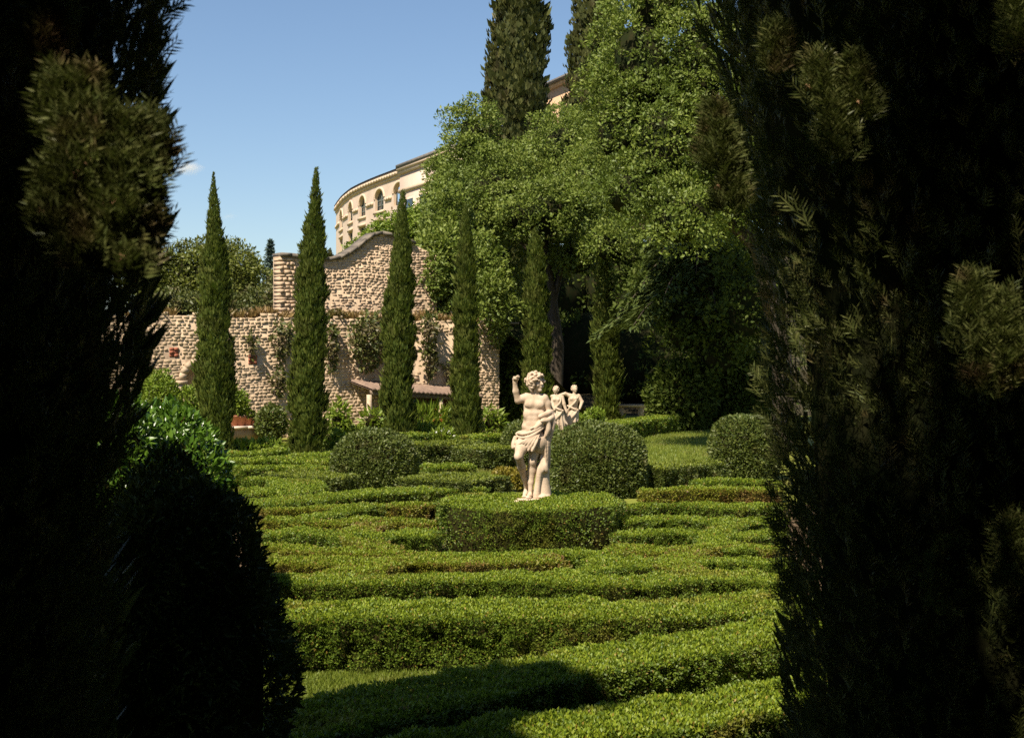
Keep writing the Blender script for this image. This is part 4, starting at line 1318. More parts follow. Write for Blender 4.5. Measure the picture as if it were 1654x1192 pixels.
# tall old cypresses on the hill
def tall_cypress(px, Y, z0, H_, wpx, label, seed, n=30000):
    r = wpx * Y / F
    prof = [(0.02, r * .85), (.2, r * 1.02), (.45, r), (.65, r * .86), (.85, r * .55), (.95, r * .25), (1, .03)]
    cypress(((px - 827) / F * Y, Y, z0), H_, prof, label, 'cypress_old', n=n, L=.36, W=.22, group='tall old cypresses on the hill', seed=seed, rough=.38, stretch=.95, holes=1.1)
tall_cypress(838, 84, 7, 25, 41, 'tall old cypress rising out of the tree mass left of the hilltop house', 21, 38000)
tall_cypress(963, 96, 9, 23.5, 44, 'tall old cypress right of the hilltop house, behind the big tree', 22)
tall_cypress(787, 130, 18, 11.6, 7, 'distant spiky cypress tip beside the tall old cypress', 23, 1500)
tall_cypress(408, 120, 7, 4.6, 4, 'tiny cypress tip beyond the wall, left of the bluish conifer', 24, 900)
tall_cypress(399, 125, 7, 4.9, 3, 'tiny cypress spire beyond the wall, beside the domed tree', 25, 900)
tall_cypress(533, 118, 8, 4.2, 4, 'dark cypress tip peeping over the upper wall beside the palace', 26, 900)

# ------------------------------------------------------------------ trees beyond the wall
def hill_z(x, y):
    p = np.array([x, y]) - WA; s = p @ WN
    return 3.95 + .28 * min(max(s, 0), 60)
broad_tree((*pt(350, 520, 84)[:2], 5), [E(352, 452, 84, 58, 50), E(300, 460, 84, 40, 48), E(385, 470, 84, 38, 42), E(250, 470, 84, 40, 50)], 'broad domed olive green tree beyond the wall behind the first cypress', 'olive_leaf', 150, (.7, 1.2), 420, .20, .10, seed=3, core=.8)
broad_tree((*pt(430, 530, 72)[:2], 5), [E(428, 500, 72, 28, 26), E(455, 490, 70, 18, 40), E(400, 505, 72, 30, 22)], 'low bushes on top of the wall left of the second cypress', 'ivy_leaf', 40, (.5, .8), 260, .2, .1, name='bushes', cat='bush', seed=4)
broad_tree((*pt(330, 520, 62)[:2], 4.5), [E(290, 500, 62, 40, 18), E(350, 505, 62, 40, 16)], 'dark low growth just behind the wall top at far left', 'ivy_leaf', 30, (.4, .7), 260, .18, .09, name='bushes', cat='bush', seed=5)
# bluish layered conifer
cb = pt(437, 470, 95); root = empty('blue_conifer', cb, 'small bluish conifer with tiered branches beyond the wall', 'tree')
mb = MB()
for k in range(13):
    f = k / 12; z = cb[2] + .2 + f * 3.0; r = (1 - f) ** .8 * .85 + .05
    for a in np.linspace(0, 2 * math.pi, 9, endpoint=False) + k:
        m_ = 26; t = RNG.random(m_); 
        P = np.column_stack([cb[0] + np.cos(a) * r * t, cb[1] + np.sin(a) * r * t, z - .35 * t * r + .12 * t * t])
        shell_leaves(mb, P, np.tile([0, 0, 1.0], (m_, 1)), .24, .10, .6, -.2)
mb.build('crown', M['blue_conifer'], root, kind='stuff')
tm = MB(); tm.tube([cb - [0, 0, 2.5], cb + [0, 0, 3.1]], [.1, .03], 7); tm.build('trunk', M['bark'], root)
# light tree before the palace
broad_tree((*pt(640, 430, 84)[:2], 8), [E(640, 390, 84, 32, 34), E(604, 402, 84, 16, 18), E(685, 378, 84, 26, 40), E(577, 408, 84, 8, 7)], 'light green small tree in front of the palace windows', 'fresh_leaf', 80, (.5, .85), 280, .20, .10, seed=6)

# great trees right of centre
T1 = (*pt(893, 665, 66)[:2], 0)
broad_tree(T1, [E(792, 330, 66, 85, 85), E(762, 230, 67, 36, 62), E(738, 340, 67, 34, 72), E(912, 250, 68, 62, 70), E(870, 350, 64, 90, 52), E(745, 465, 67, 30, 76), E(795, 440, 69, 52, 85), E(950, 310, 65, 60, 62), E(830, 310, 73, 110, 50), E(930, 250, 72, 70, 60), E(797, 495, 54, 18, 58), E(776, 430, 55, 22, 40), E(930, 420, 66, 50, 36), E(985, 400, 62, 40, 36)],
           'great bright leaved tree above the third to fifth cypresses', 'broad_leaf', 560, (.40, .95), 640, .145, .075, seed=8,
           trunk=([np.array(T1) - [0, 0, .5], pt(900, 560, 66), pt(890, 480, 66), pt(880, 400, 66), pt(870, 330, 67)], [.42, .34, .28, .2, .1]),
           limbs=[([pt(893, 490, 66), pt(905, 440, 66), pt(930, 370, 66)], [.18, .13, .06]), ([pt(885, 440, 66), pt(850, 400, 66), pt(800, 350, 67)], [.15, .1, .05])], group='great trees of the garden slope')
T2 = (8.4, 43.3, 0)
broad_tree(T2, [E(1035, 110, 43, 75, 120), E(1000, 210, 43, 58, 85), E(1075, 240, 42, 75, 100), E(1120, 130, 43, 70, 140), E(1020, 315, 42, 64, 55), E(1100, 355, 41, 72, 62), E(1170, 290, 43, 70, 120), E(1060, 20, 44, 70, 70), E(1210, 200, 42, 80, 150), E(1050, 190, 50, 90, 120), E(1130, 270, 51, 80, 100), E(1070, 325, 49, 70, 50)],
           'tallest bright leaved tree on the right, reaching out of the top of the picture', 'broad_leaf', 600, (.32, .72), 560, .112, .058, seed=9,
           trunk=([np.array(T2) - [0, 0, .3], pt(1262, 560, 43.3), pt(1225, 400, 43.3), pt(1120, 300, 43.3), pt(1080, 160, 43.3)], [.36, .30, .26, .2, .1]), group='great trees of the garden slope')
T3 = (*pt(700, 560, 77)[:2], 5)
broad_tree(T3, [E(718, 300, 78, 22, 48), E(722, 385, 77, 30, 55), E(726, 470, 76, 28, 55), E(714, 450, 56, 24, 80), E(728, 380, 58, 26, 60)], 'leafy tree at the left edge of the great tree, beside the palace', 'broad_leaf', 190, (.40, .8), 420, .16, .08, seed=10, group='great trees of the garden slope')
T4 = (*pt(1200, 640, 60)[:2], 0)
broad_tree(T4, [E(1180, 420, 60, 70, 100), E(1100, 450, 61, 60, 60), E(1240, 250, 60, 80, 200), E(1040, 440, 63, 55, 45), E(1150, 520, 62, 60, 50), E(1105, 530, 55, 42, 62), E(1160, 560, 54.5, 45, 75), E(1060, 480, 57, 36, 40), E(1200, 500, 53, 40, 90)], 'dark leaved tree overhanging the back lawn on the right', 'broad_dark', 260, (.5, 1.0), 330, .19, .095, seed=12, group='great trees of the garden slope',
           trunk=([np.array(T4) - [0, 0, .3], pt(1195, 540, 60), pt(1185, 430, 60)], [.38, .3, .15]))
# dark shrubbery filling the slope under the trees
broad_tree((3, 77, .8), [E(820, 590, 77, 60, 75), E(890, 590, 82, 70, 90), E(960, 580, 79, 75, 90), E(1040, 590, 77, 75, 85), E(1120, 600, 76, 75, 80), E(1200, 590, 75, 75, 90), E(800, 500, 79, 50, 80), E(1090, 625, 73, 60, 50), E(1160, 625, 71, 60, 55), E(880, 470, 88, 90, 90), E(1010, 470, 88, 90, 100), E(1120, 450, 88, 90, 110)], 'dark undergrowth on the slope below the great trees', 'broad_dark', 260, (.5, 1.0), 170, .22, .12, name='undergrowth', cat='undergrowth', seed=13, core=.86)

# cedar with drooping boughs over the lawn
ce = np.array([7.7, 57.0, 0.0])
root = empty('cedar_tree', ce, 'shaded cedar with drooping feathery boughs beside the sixth cypress', 'tree')
tm = MB(); tm.tube([ce - [0, 0, .2], ce + [0, 0, 6], ce + [.2, 0, 16]], [.40, .32, .08], 10); tm.build('trunk', M['bark'], root, smooth=True)
lf = MB()
bough_list = []
for k in range(46):
    f = k / 45; z = 4.4 + f * 5.5
    a = 2.399 * k + .5; ln = (4.3 - 2.9 * f) * random.uniform(.8, 1.05)
    bough_list.append((a, z, ln))
for a, z, ln in bough_list:
    d = np.array([math.cos(a), math.sin(a), 0])
    p0 = ce + [0, 0, z]
    pts = [p0, p0 + d * ln * .4 + [0, 0, .35], p0 + d * ln * .75 + [0, 0, .15], p0 + d * ln + [0, 0, -.75]]
    bm_ = MB(); bm_.tube(catmull(pts, 4), np.linspace(.09, .015, 13), 5); bm_.build('bough', M['bark'], root)
    c = catmull(pts, 10); side = np.cross(d, [0, 0, 1])
    for j, q in enumerate(c[6:]):
        t = (j + 6) / len(c)
        w = .9 * math.sin(math.pi * min(t * 1.02, 1)) + .25
        m_ = 22
        o = RNG.uniform(-1, 1, m_) * w
        P = q + side * o[:, None] + d * RNG.uniform(-.2, .2, (m_, 1)); P[:, 2] -= .28 * np.abs(o) ** 1.4 + .10 * RNG.random(m_)
        A = norm(side * np.sign(o)[:, None] * .8 + d * .6 + rand3(m_) * .35 + np.array([0, 0, -.45]))
        N = norm(np.array([0, 0, 1.0]) + rand3(m_) * .4)
        V, Fc = leaf_geo(P, A, N, .34 * (0.7 + .6 * RNG.random(m_)), .10); lf.add(V, Fc)
lf.build('foliage', M['cedar_leaf'], root, kind='stuff')

# stone bench in the shade, paving pieces, path
bn = empty('stone_bench', pt(1024, 676, 66) * [1, 1, 0], 'grey stone block seat in deep shade right of the sixth cypress', 'bench')
o = world_loc(bn); b_ = MB(); b_.box(o[0] - .85, o[0] + .55, o[1] - .25, o[1] + .25, .62, .74); b_.build('seat', M['marble_grey'], bn)
for dx in (-.75, .2): b_ = MB(); b_.box(o[0] + dx, o[0] + dx + .25, o[1] - .2, o[1] + .2, 0, .618); b_.build('leg', M['marble_grey'], bn)
for lab, px, py, w, d in (('pink stone slab at the end of the long curved hedge', 657, 806, .42, .5), ('pink stone slab on the path beside the slanting hedge', 1112, 784, .55, 1.2), ('small pink stone slab further along the path by the right dome', 1141, 773, .42, .8)):
    q = at(px, py, .12); b_ = MB()
    b_.box(q[0] - w / 2, q[0] + w / 2, q[1] - d / 2, q[1] + d / 2, .0, .12)
    ob = b_.build('stone_slab', M['pink_stone']); tag(ob, lab, 'stone slab', 'pink stone slabs in the parterre')
pth = MB(); pth.add([(*at(770, 690.5, 0), .006), (*at(852, 689, 0), .006), (*at(852, 693.5, 0), .006), (*at(770, 696, 0), .006)], [(0, 1, 2, 3)])
tag(pth.build('garden_path', M['pink_stone']), kind='structure')

# grass blades where the lawn shows
gb = MB()
def blades(poly_px, n, s):
    q = np.array([at(x, y, 0) for x, y in poly_px])
    lo, hi = q.min(0), q.max(0)
    P = lo + RNG.random((n * 3, 2)) * (hi - lo)
    ins = np.zeros(len(P), bool); j = len(q) - 1
    for i in range(len(q)):
        c_ = ((q[i, 1] > P[:, 1]) != (q[j, 1] > P[:, 1])) & (P[:, 0] < (q[j, 0] - q[i, 0]) * (P[:, 1] - q[i, 1]) / (q[j, 1] - q[i, 1] + 1e-9) + q[i, 0])
        ins ^= c_; j = i
    P = P[ins][:n]; m_ = len(P)
    A = norm(rand3(m_) * .55 + np.array([0, 0, 1.0]))
    L = s * (.6 + .7 * RNG.random(m_))
    V, Fc = leaf_geo(np.column_stack([P, np.zeros(m_)]), A, rand3(m_), L, L * .16); gb.add(V, Fc)
blades([(300, 1192), (300, 1082), (900, 1082), (760, 1120), (560, 1150), (470, 1192)], 26000, .055)
blades([(1000, 760), (1020, 700), (1240, 690), (1200, 760)], 26000, .10)
blades([(660, 775), (670, 735), (830, 728), (850, 770)], 14000, .09)
blades([(370, 745), (370, 722), (760, 700), (760, 745)], 14000, .12)
tag(gb.build('grass', M['grass_blade']), kind='stuff')


# ------------------------------------------------------------------ statues: smooth blended solids turned into one skin
def smin(a, b, k):
    h = np.clip(0.5 + 0.5 * (b - a) / k, 0, 1)
    return b * (1 - h) + a * h - k * h * (1 - h)


def sdf_build(prims, lo, hi, res):
    lo, hi = np.array(lo, float), np.array(hi, float)
    n = np.ceil((hi - lo) / res).astype(int) + 1
    ax = [lo[i] + np.arange(n[i]) * res for i in range(3)]
    X, Y, Z = np.meshgrid(*ax, indexing='ij')
    X, Y, Z = X.astype(np.float32), Y.astype(np.float32), Z.astype(np.float32)
    D = np.full(X.shape, 1.0, np.float32)
    for p in prims:
        kind = p[0]
        if kind == 'cap':                     # tapered capsule a, b, ra, rb, k
            _, a, b, ra, rb, k = p
            pad = max(ra, rb) + k * 1.5 + 2 * res
            mn, mx = np.minimum(a, b) - pad, np.maximum(a, b) + pad
        else:                                 # ellipsoid c, r, k
            _, c, r, k = p
            pad = k * 1.5 + 2 * res
            mn, mx = np.array(c) - np.array(r) - pad, np.array(c) + np.array(r) + pad
        i0 = np.clip(np.floor((mn - lo) / res).astype(int), 0, n); i1 = np.clip(np.ceil((mx - lo) / res).astype(int) + 1, 0, n)
        sl = tuple(slice(a_, b_) for a_, b_ in zip(i0, i1))
        x, y, z = X[sl], Y[sl], Z[sl]
        if x.size == 0: continue
        if kind == 'cap':
            a = np.array(a, np.float32); d = np.array(b, np.float32) - a; L = float(d @ d) + 1e-9
            t = np.clip(((x - a[0]) * d[0] + (y - a[1]) * d[1] + (z - a[2]) * d[2]) / L, 0, 1)
            dist = np.sqrt((x - a[0] - t * d[0]) ** 2 + (y - a[1] - t * d[1]) ** 2 + (z - a[2] - t * d[2]) ** 2) - (ra + (rb - ra) * t)
        else:
            q = np.sqrt(((x - c[0]) / r[0]) ** 2 + ((y - c[1]) / r[1]) ** 2 + ((z - c[2]) / r[2]) ** 2)
            dist = (q - 1) * min(r)
        D[sl] = smin(D[sl], dist, k) if k > 0 else np.minimum(D[sl], dist)
    # surface nets
    neg = D < 0
    s = [slice(0, -1), slice(1, None)]
    cs = {}
    cnt = np.zeros(tuple(n - 1), np.int8)
    for i in (0, 1):
        for j in (0, 1):
            for k in (0, 1):
                cs[i, j, k] = (s[i], s[j], s[k]); cnt += neg[cs[i, j, k]]
    act = (cnt > 0) & (cnt < 8)
    idx = np.full(act.shape, -1, np.int64); I = np.argwhere(act); idx[act] = np.arange(len(I))
    val = {k: D[v][act] for k, v in cs.items()}
    acc = np.zeros((len(I), 3)); c_ = np.zeros(len(I))
    corners = list(cs.keys())
    for a in range(8):
        for b in range(a + 1, 8):
            A, B = np.array(corners[a]), np.array(corners[b])
            if np.abs(A - B).sum() != 1: continue
            va, vb = val[corners[a]], val[corners[b]]
            m = (va < 0) != (vb < 0)
            t = np.where(m, va / np.where(m, va - vb, 1), 0)[:, None]
            acc += np.where(m[:, None], A + (B - A) * t, 0); c_ += m
    V = lo + (I + acc / np.maximum(c_, 1)[:, None]) * res
    F_ = []
    for axis in range(3):
        sl0 = [slice(1, -1)] * 3; sl1 = [slice(1, -1)] * 3
        sl0[axis] = slice(0, -1); sl1[axis] = slice(1, None)
        a, b = neg[tuple(sl0)], neg[tuple(sl1)]
        E_ = np.argwhere(a != b); fl = a[a != b]
        o1, o2 = [(1, 2), (2, 0), (0, 1)][axis]
        base = E_ + 1; base[:, axis] -= 1
        def cell(d1, d2):
            q = base.copy(); q[:, o1] -= d1; q[:, o2] -= d2
            return idx[q[:, 0], q[:, 1], q[:, 2]]
        Q = np.stack([cell(1, 1), cell(0, 1), cell(0, 0), cell(1, 0)], 1)
        Q[~fl] = Q[~fl][:, ::-1]
        F_.append(Q[(Q >= 0).all(1)])
    return V, np.concatenate(F_)


def sculpt(parent, name, prims, lo, hi, res, mat, origin, scale=.965):
    V, Fc = sdf_build(prims, lo, hi, res)
    mb = MB().add(V * scale + np.array(origin), Fc)
    return mb.build(name, mat, parent, smooth=True)


def chain(pts, rad, k):
    return [('cap', pts[i], pts[i + 1], rad[i], rad[i + 1], k) for i in range(len(pts) - 1)]


def fold(pts, r, k=.018):
    """one soft cloth fold along a curve"""
    c = catmull(pts, 5); n = len(c)
    rr = np.interp(np.linspace(0, 1, n), np.linspace(0, 1, 3), [r * .75, r, r * .7]) if np.isscalar(r) else np.interp(np.linspace(0, 1, n), np.linspace(0, 1, len(r)), r)
    return [('cap', c[i], c[i + 1], rr[i], rr[i + 1], k) for i in range(n - 1)]


# --- main statue (local metres: x right, y away from the viewer, z up from the soles)
SO = np.array([(858 - 827) / F * 20.9, 20.9, CAM_Z + (HZ - 804) / F * 20.9])
st = empty('statue', (SO[0], SO[1], 0), 'pale marble statue of a curly haired figure with one arm raised, above the block hedge', 'statue')
b_ = MB(); b_.box(SO[0] - .235, SO[0] + .235, SO[1] - .225, SO[1] + .225, 0, SO[2] - .12); b_.build('pedestal', M['marble_grey'], st)
b_ = MB(); b_.box(SO[0] - .25, SO[0] + .25, SO[1] - .24, SO[1] + .24, SO[2] - .118, SO[2] - .02); b_.build('pedestal_cap', M['marble_grey'], st)
b = []
# torso: pelvis, belly, rib cage, pectorals, back, shoulders
b += [('ell', (.02, .03, .98), (.165, .125, .15), .05), ('ell', (.015, .0, 1.13), (.142, .108, .16), .06), ('ell', (.04, .01, 1.33), (.152, .115, .19), .06),
      ('ell', (.055, .02, 1.46), (.170, .110, .12), .06),
      ('ell', (-.022, -.080, 1.44), (.080, .045, .062), .022), ('ell', (.122, -.080, 1.43), (.080, .045, .062), .022),
      ('cap', (-.075, .02, 1.54), (.19, .02, 1.525), .068, .072, .05)]
for i, z in enumerate((1.30, 1.225, 1.15)):       # abdomen
    for sx in (-1, 1): b.append(('ell', (.03 + sx * .042 - i * .004, -.088, z), (.040, .026, .034), .035))
b += [('ell', (.02, -.09, 1.06), (.09, .035, .06), .03)]
for sx in (-1, 1):                                 # ribs and flank
    b += [('ell', (.04 + sx * .115, -.055, 1.29), (.05, .05, .08), .03), ('ell', (.02 + sx * .118, -.02, 1.10), (.045, .06, .05), .03)]
# neck, head turned to the right of the picture
b += chain([(.055, .015, 1.56), (.06, -.005, 1.66)], [.066, .060], .03)
HC = np.array([.078, -.02, 1.765])
hd_ = norm(np.array([[.80, -.58, .06]]))[0]; hs = np.cross([0, 0, 1], hd_); hs /= np.linalg.norm(hs)
def hp_(f, s, u): return HC + hd_ * f + hs * s + np.array([0, 0, u])
b += [('ell', hp_(-.01, 0, .02), (.085, .085, .11), .03), ('ell', hp_(.035, 0, -.045), (.058, .058, .075), .03),
      ('cap', hp_(.075, 0, .03), hp_(.112, 0, -.022), .012, .019, .012),                     # nose
      ('cap', hp_(.078, -.05, .036), hp_(.078, .05, .036), .014, .014, .015),                # brow
      ('ell', hp_(.082, 0, -.060), (.022, .022, .011), .010), ('ell', hp_(.080, 0, -.076), (.022, .022, .010), .010),
      ('ell', hp_(.070, 0, -.112), (.032, .032, .028), .015),
      ('ell', hp_(.056, .045, -.03), (.028, .028, .032), .02), ('ell', hp_(.056, -.045, -.03), (.028, .028, .032), .02),
      ('ell', hp_(-.005, -.085, -.01), (.020, .016, .034), .01), ('ell', hp_(-.005, .085, -.01), (.020, .016, .034), .01)]
# raised arm (left of the picture): upper arm out and down, forearm up, hand closed round a scroll
b += chain([(-.085, .02, 1.545), (-.15, -.01, 1.525), (-.205, -.035, 1.495)], [.064, .054, .046], .035)
b += chain([(-.205, -.035, 1.495), (-.238, -.06, 1.64), (-.252, -.085, 1.765)], [.046, .045, .032], .025)
b += [('ell', (-.248, -.092, 1.808), (.040, .032, .050), .02)]
for i, (dx, ln) in enumerate(((-.028, .9), (-.010, 1.0), (.009, .97), (.026, .82))):          # four fingers curled over
    p0 = np.array([-.246 + dx * .9, -.105, 1.845]); 
    b += chain([p0, p0 + [0.004, -.026 * ln, .016], p0 + [.006, -.040 * ln, -.012], p0 + [.006, -.026 * ln, -.032]], [.0115, .011, .010, .009], .006)
b += chain([(-.222, -.095, 1.80), (-.198, -.115, 1.83), (-.205, -.130, 1.855)], [.014, .012, .010], .008)   # thumb
# other arm: down, elbow out, forearm across to the hip
b += chain([(.195, .02, 1.52), (.245, .02, 1.44), (.270, .01, 1.31)], [.068, .060, .050], .035)
b += chain([(.275, .01, 1.31), (.19, -.12, 1.20), (.075, -.165, 1.095)], [.054, .052, .036], .025)
b += [('ell', (.045, -.168, 1.065), (.046, .030, .040), .02)]
for i, (dz, ln) in enumerate(((.026, .85), (.009, 1.0), (-.009, .97), (-.025, .8))):
    p0 = np.array([.010, -.175, 1.062 + dz])
    b += chain([p0, p0 + [-.028 * ln, -.004, -.010], p0 + [-.046 * ln, .012, -.022]], [.0115, .0105, .009], .006)
b += chain([(.045, -.185, 1.09), (.015, -.203, 1.085), (-.008, -.20, 1.07)], [.014, .012, .010], .008)
# standing leg
b += chain([(.075, .02, .93), (.055, .0, .74), (.025, -.03, .575)], [.118, .092, .064], .04)
b += [('ell', (.02, -.072, .56), (.042, .03, .05), .02)]
b += chain([(.022, -.025, .56), (.012, .012, .42), (-.005, .0, .24), (-.012, -.01, .09)], [.062, .066, .044, .036], .03)
b += [('ell', (.012, .035, .41), (.05, .045, .10), .03)]
b += chain([(-.012, .025, .045), (-.022, -.07, .045), (-.05, -.165, .026)], [.040, .038, .030], .02)
for i in range(5):
    p0 = np.array([-.073 + i * .017, -.175 + abs(i - 1) * .006, .020]); b += chain([p0, p0 + [-.006, -.035 + i * .004, -.004]], [.013 - i * .0008, .010], .005)
# bent leg (left of the picture), knee forward, shin going back and down
b += chain([(-.06, -.02, .93), (-.15, -.12, .77), (-.195, -.19, .655)], [.112, .092, .066], .04)
b += [('ell', (-.205, -.225, .64), (.045, .035, .05), .02)]
b += chain([(-.195, -.18, .645), (-.15, -.05, .48), (-.10, .07, .29), (-.075, .12, .16)], [.062, .062, .043, .035], .03)
b += chain([(-.072, .15, .12), (-.085, .09, .06), (-.105, .02, .028)], [.038, .038, .028], .02)
for i in range(5):
    p0 = np.array([-.132 + i * .016, .012, .020]); b += chain([p0, p0 + [-.004, -.032, -.004]], [.012, .010], .005)
RES = .0095
sculpt(st, 'body', b, (-.40, -.36, -.03), (.42, .28, 1.98), RES, M['marble'], SO)
# hair: curls round the skull
rs = np.random.default_rng(5); h = [('ell', hp_(-.02, 0, .045), (.100, .098, .095), .02)]
for k in range(70):
    d = fib(70)[k]
    if d @ hd_ > .55 and d[2] < .50: continue
    if d[2] < -.70: continue
    q = HC + np.array([0, 0, .03]) - hd_ * .015 + d * np.array([.122, .115, .122]) * rs.uniform(.92, 1.12)
    w = norm((np.cross(d, [0, 0, 1]) + rs.normal(0, .5, 3) + hd_ * .4)[None])[0] * .035
    h += chain([q - w, q + w * .2 + d * .012, q + w + d * .004], [.020, .024, .014], .007)
for s_ in (-1, 1):
    h += fold([hp_(.02, s_ * .085, .06), hp_(-.03, s_ * .10, .0), hp_(-.05, s_ * .09, -.07), hp_(-.03, s_ * .075, -.12)], .024, .012)
sculpt(st, 'hair', h, (-.14, -.24, 1.55), (.30, .22, 1.98), .008, M['marble'], SO)
# drapery round the hips, hanging over the left arm and down to the stump
c = [('ell', (.03, .02, .96), (.180, .150, .13), .03), ('ell', (-.06, -.06, .88), (.15, .125, .10), .04), ('ell', (.10, -.03, .85), (.145, .15, .17), .04),
     ('ell', (.205, .03, .74), (.070, .115, .26), .04), ('ell', (.10, .10, .80), (.14, .06, .22), .04), ('ell', (-.01, -.13, .825), (.075, .055, .085), .03), ('ell', (-.195, -.11, .84), (.050, .06, .06), .03)]
c += fold([(-.20, -.03, .995), (-.12, -.150, .990), (.0, -.178, 1.02), (.13, -.155, 1.09), (.235, -.05, 1.19)], .027, .010)
c += fold([(-.215, -.02, .945), (-.13, -.165, .935), (.0, -.19, .965), (.12, -.175, 1.035), (.24, -.06, 1.13)], .020, .008)
c += fold([(-.215, .02, .98), (-.10, .15, 1.0), (.08, .165, 1.05), (.22, .08, 1.14)], .040, .03)
for i in range(6):                                   # ridges fanning from the swung-out hem at the left hip up to the hand
    f = i / 5
    c += fold([(-.265 + .055 * i, -.10 - .022 * i, .775 - .008 * i), (-.17 + .05 * i, -.185 - .006 * i, .85 + .004 * i), (-.03 + .03 * i, -.195, .945 + .008 * i)], [.020, .017, .010], .007)
c += fold([(-.245, -.04, .93), (-.275, -.09, .84), (-.285, -.12, .775)], [.03, .028, .018], .012)
c += fold([(-.21, .03, .90), (-.25, -.01, .82), (-.27, -.03, .77)], [.04, .035, .02], .015)
for i, (x, zb) in enumerate(((-.045, .755), (.0, .745), (.045, .735))):
    c += fold([(x + .03, -.180, .93), (x + .01, -.200, .85), (x, -.185, zb)], [.014, .017, .013], .007)
for i in range(9):                                   # long folds of the cloth falling at the right
    a = -1.35 + i * .42
    x, y = .20 + math.cos(a) * .078, .03 + math.sin(a) * .125
    zb = .46 + .05 * math.sin(i * 2.1)
    c += fold([(x * .98, y * .9, 1.06), (x + .008 * math.sin(i * 3.0), y, .80), (x + .012 * math.cos(i * 1.7), y * 1.03, zb)], [.016, .020, .015], .007)
# roll of cloth over the forearm and elbow
c += fold([(.13, -.15, 1.255), (.22, -.10, 1.285), (.30, .0, 1.32), (.30, .07, 1.28)], .042, .02)
c += fold([(.16, -.17, 1.19), (.25, -.12, 1.20), (.325, -.02, 1.24), (.315, .06, 1.20)], .036, .018)
c += fold([(.315, -.01, 1.28), (.325, -.02, 1.12), (.275, -.03, .92), (.245, -.03, .72)], [.04, .042, .038, .024], .02)
c += fold([(.29, .05, 1.26), (.30, .05, 1.06), (.262, .04, .84)], [.045, .045, .03], .02)
c += fold([(.25, -.11, 1.18), (.262, -.115, 1.06), (.22, -.105, .95)], [.035, .035, .02], .018)
sculpt(st, 'drapery', c, (-.36, -.34, .38), (.44, .28, 1.40), .0095, M['marble'], SO)
# tree stump with cloth falling over it
p = fold([(.19, .05, -.02), (.185, .05, .2), (.18, .04, .5)], [.125, .095, .085], .03)
p += [('ell', (.185, .03, .40), (.10, .085, .06), .02), ('ell', (.17, -.10, .02), (.06, .07, .035), .03), ('ell', (.25, -.02, .015), (.05, .06, .035), .03), ('ell', (.09, -.02, .02), (.06, .07, .05), .03)]
p += fold([(.20, -.03, .62), (.14, -.06, .45), (.105, -.06, .25), (.075, -.08, .02)], [.03, .045, .04, .05], .02)
p += fold([(.235, -.04, .66), (.215, -.075, .50), (.235, -.07, .42)], [.03, .04, .03], .015)
p += fold([(.16, -.04, .64), (.175, -.08, .46), (.16, -.075, .40)], [.03, .035, .025], .012)
sculpt(st, 'tree_stump', p, (-.02, -.28, -.03), (.36, .24, .78), .0095, M['marble'], SO)
pl = MB(); pl.lathe([(.235, SO[2] - .018), (.23, SO[2] + .0), (.0, SO[2] + .002)], (SO[0], SO[1] - .02, 0), 24); pl.build('plinth', M['marble'], st)
sc = MB(); q0, q1 = SO + np.array([-.275, -.10, 1.825]) * .965, SO + np.array([-.195, -.155, 1.875]) * .965
sc.tube([q0, q1], [.020, .022], 10); sc.build('scroll', M['marble'], st, smooth=False)


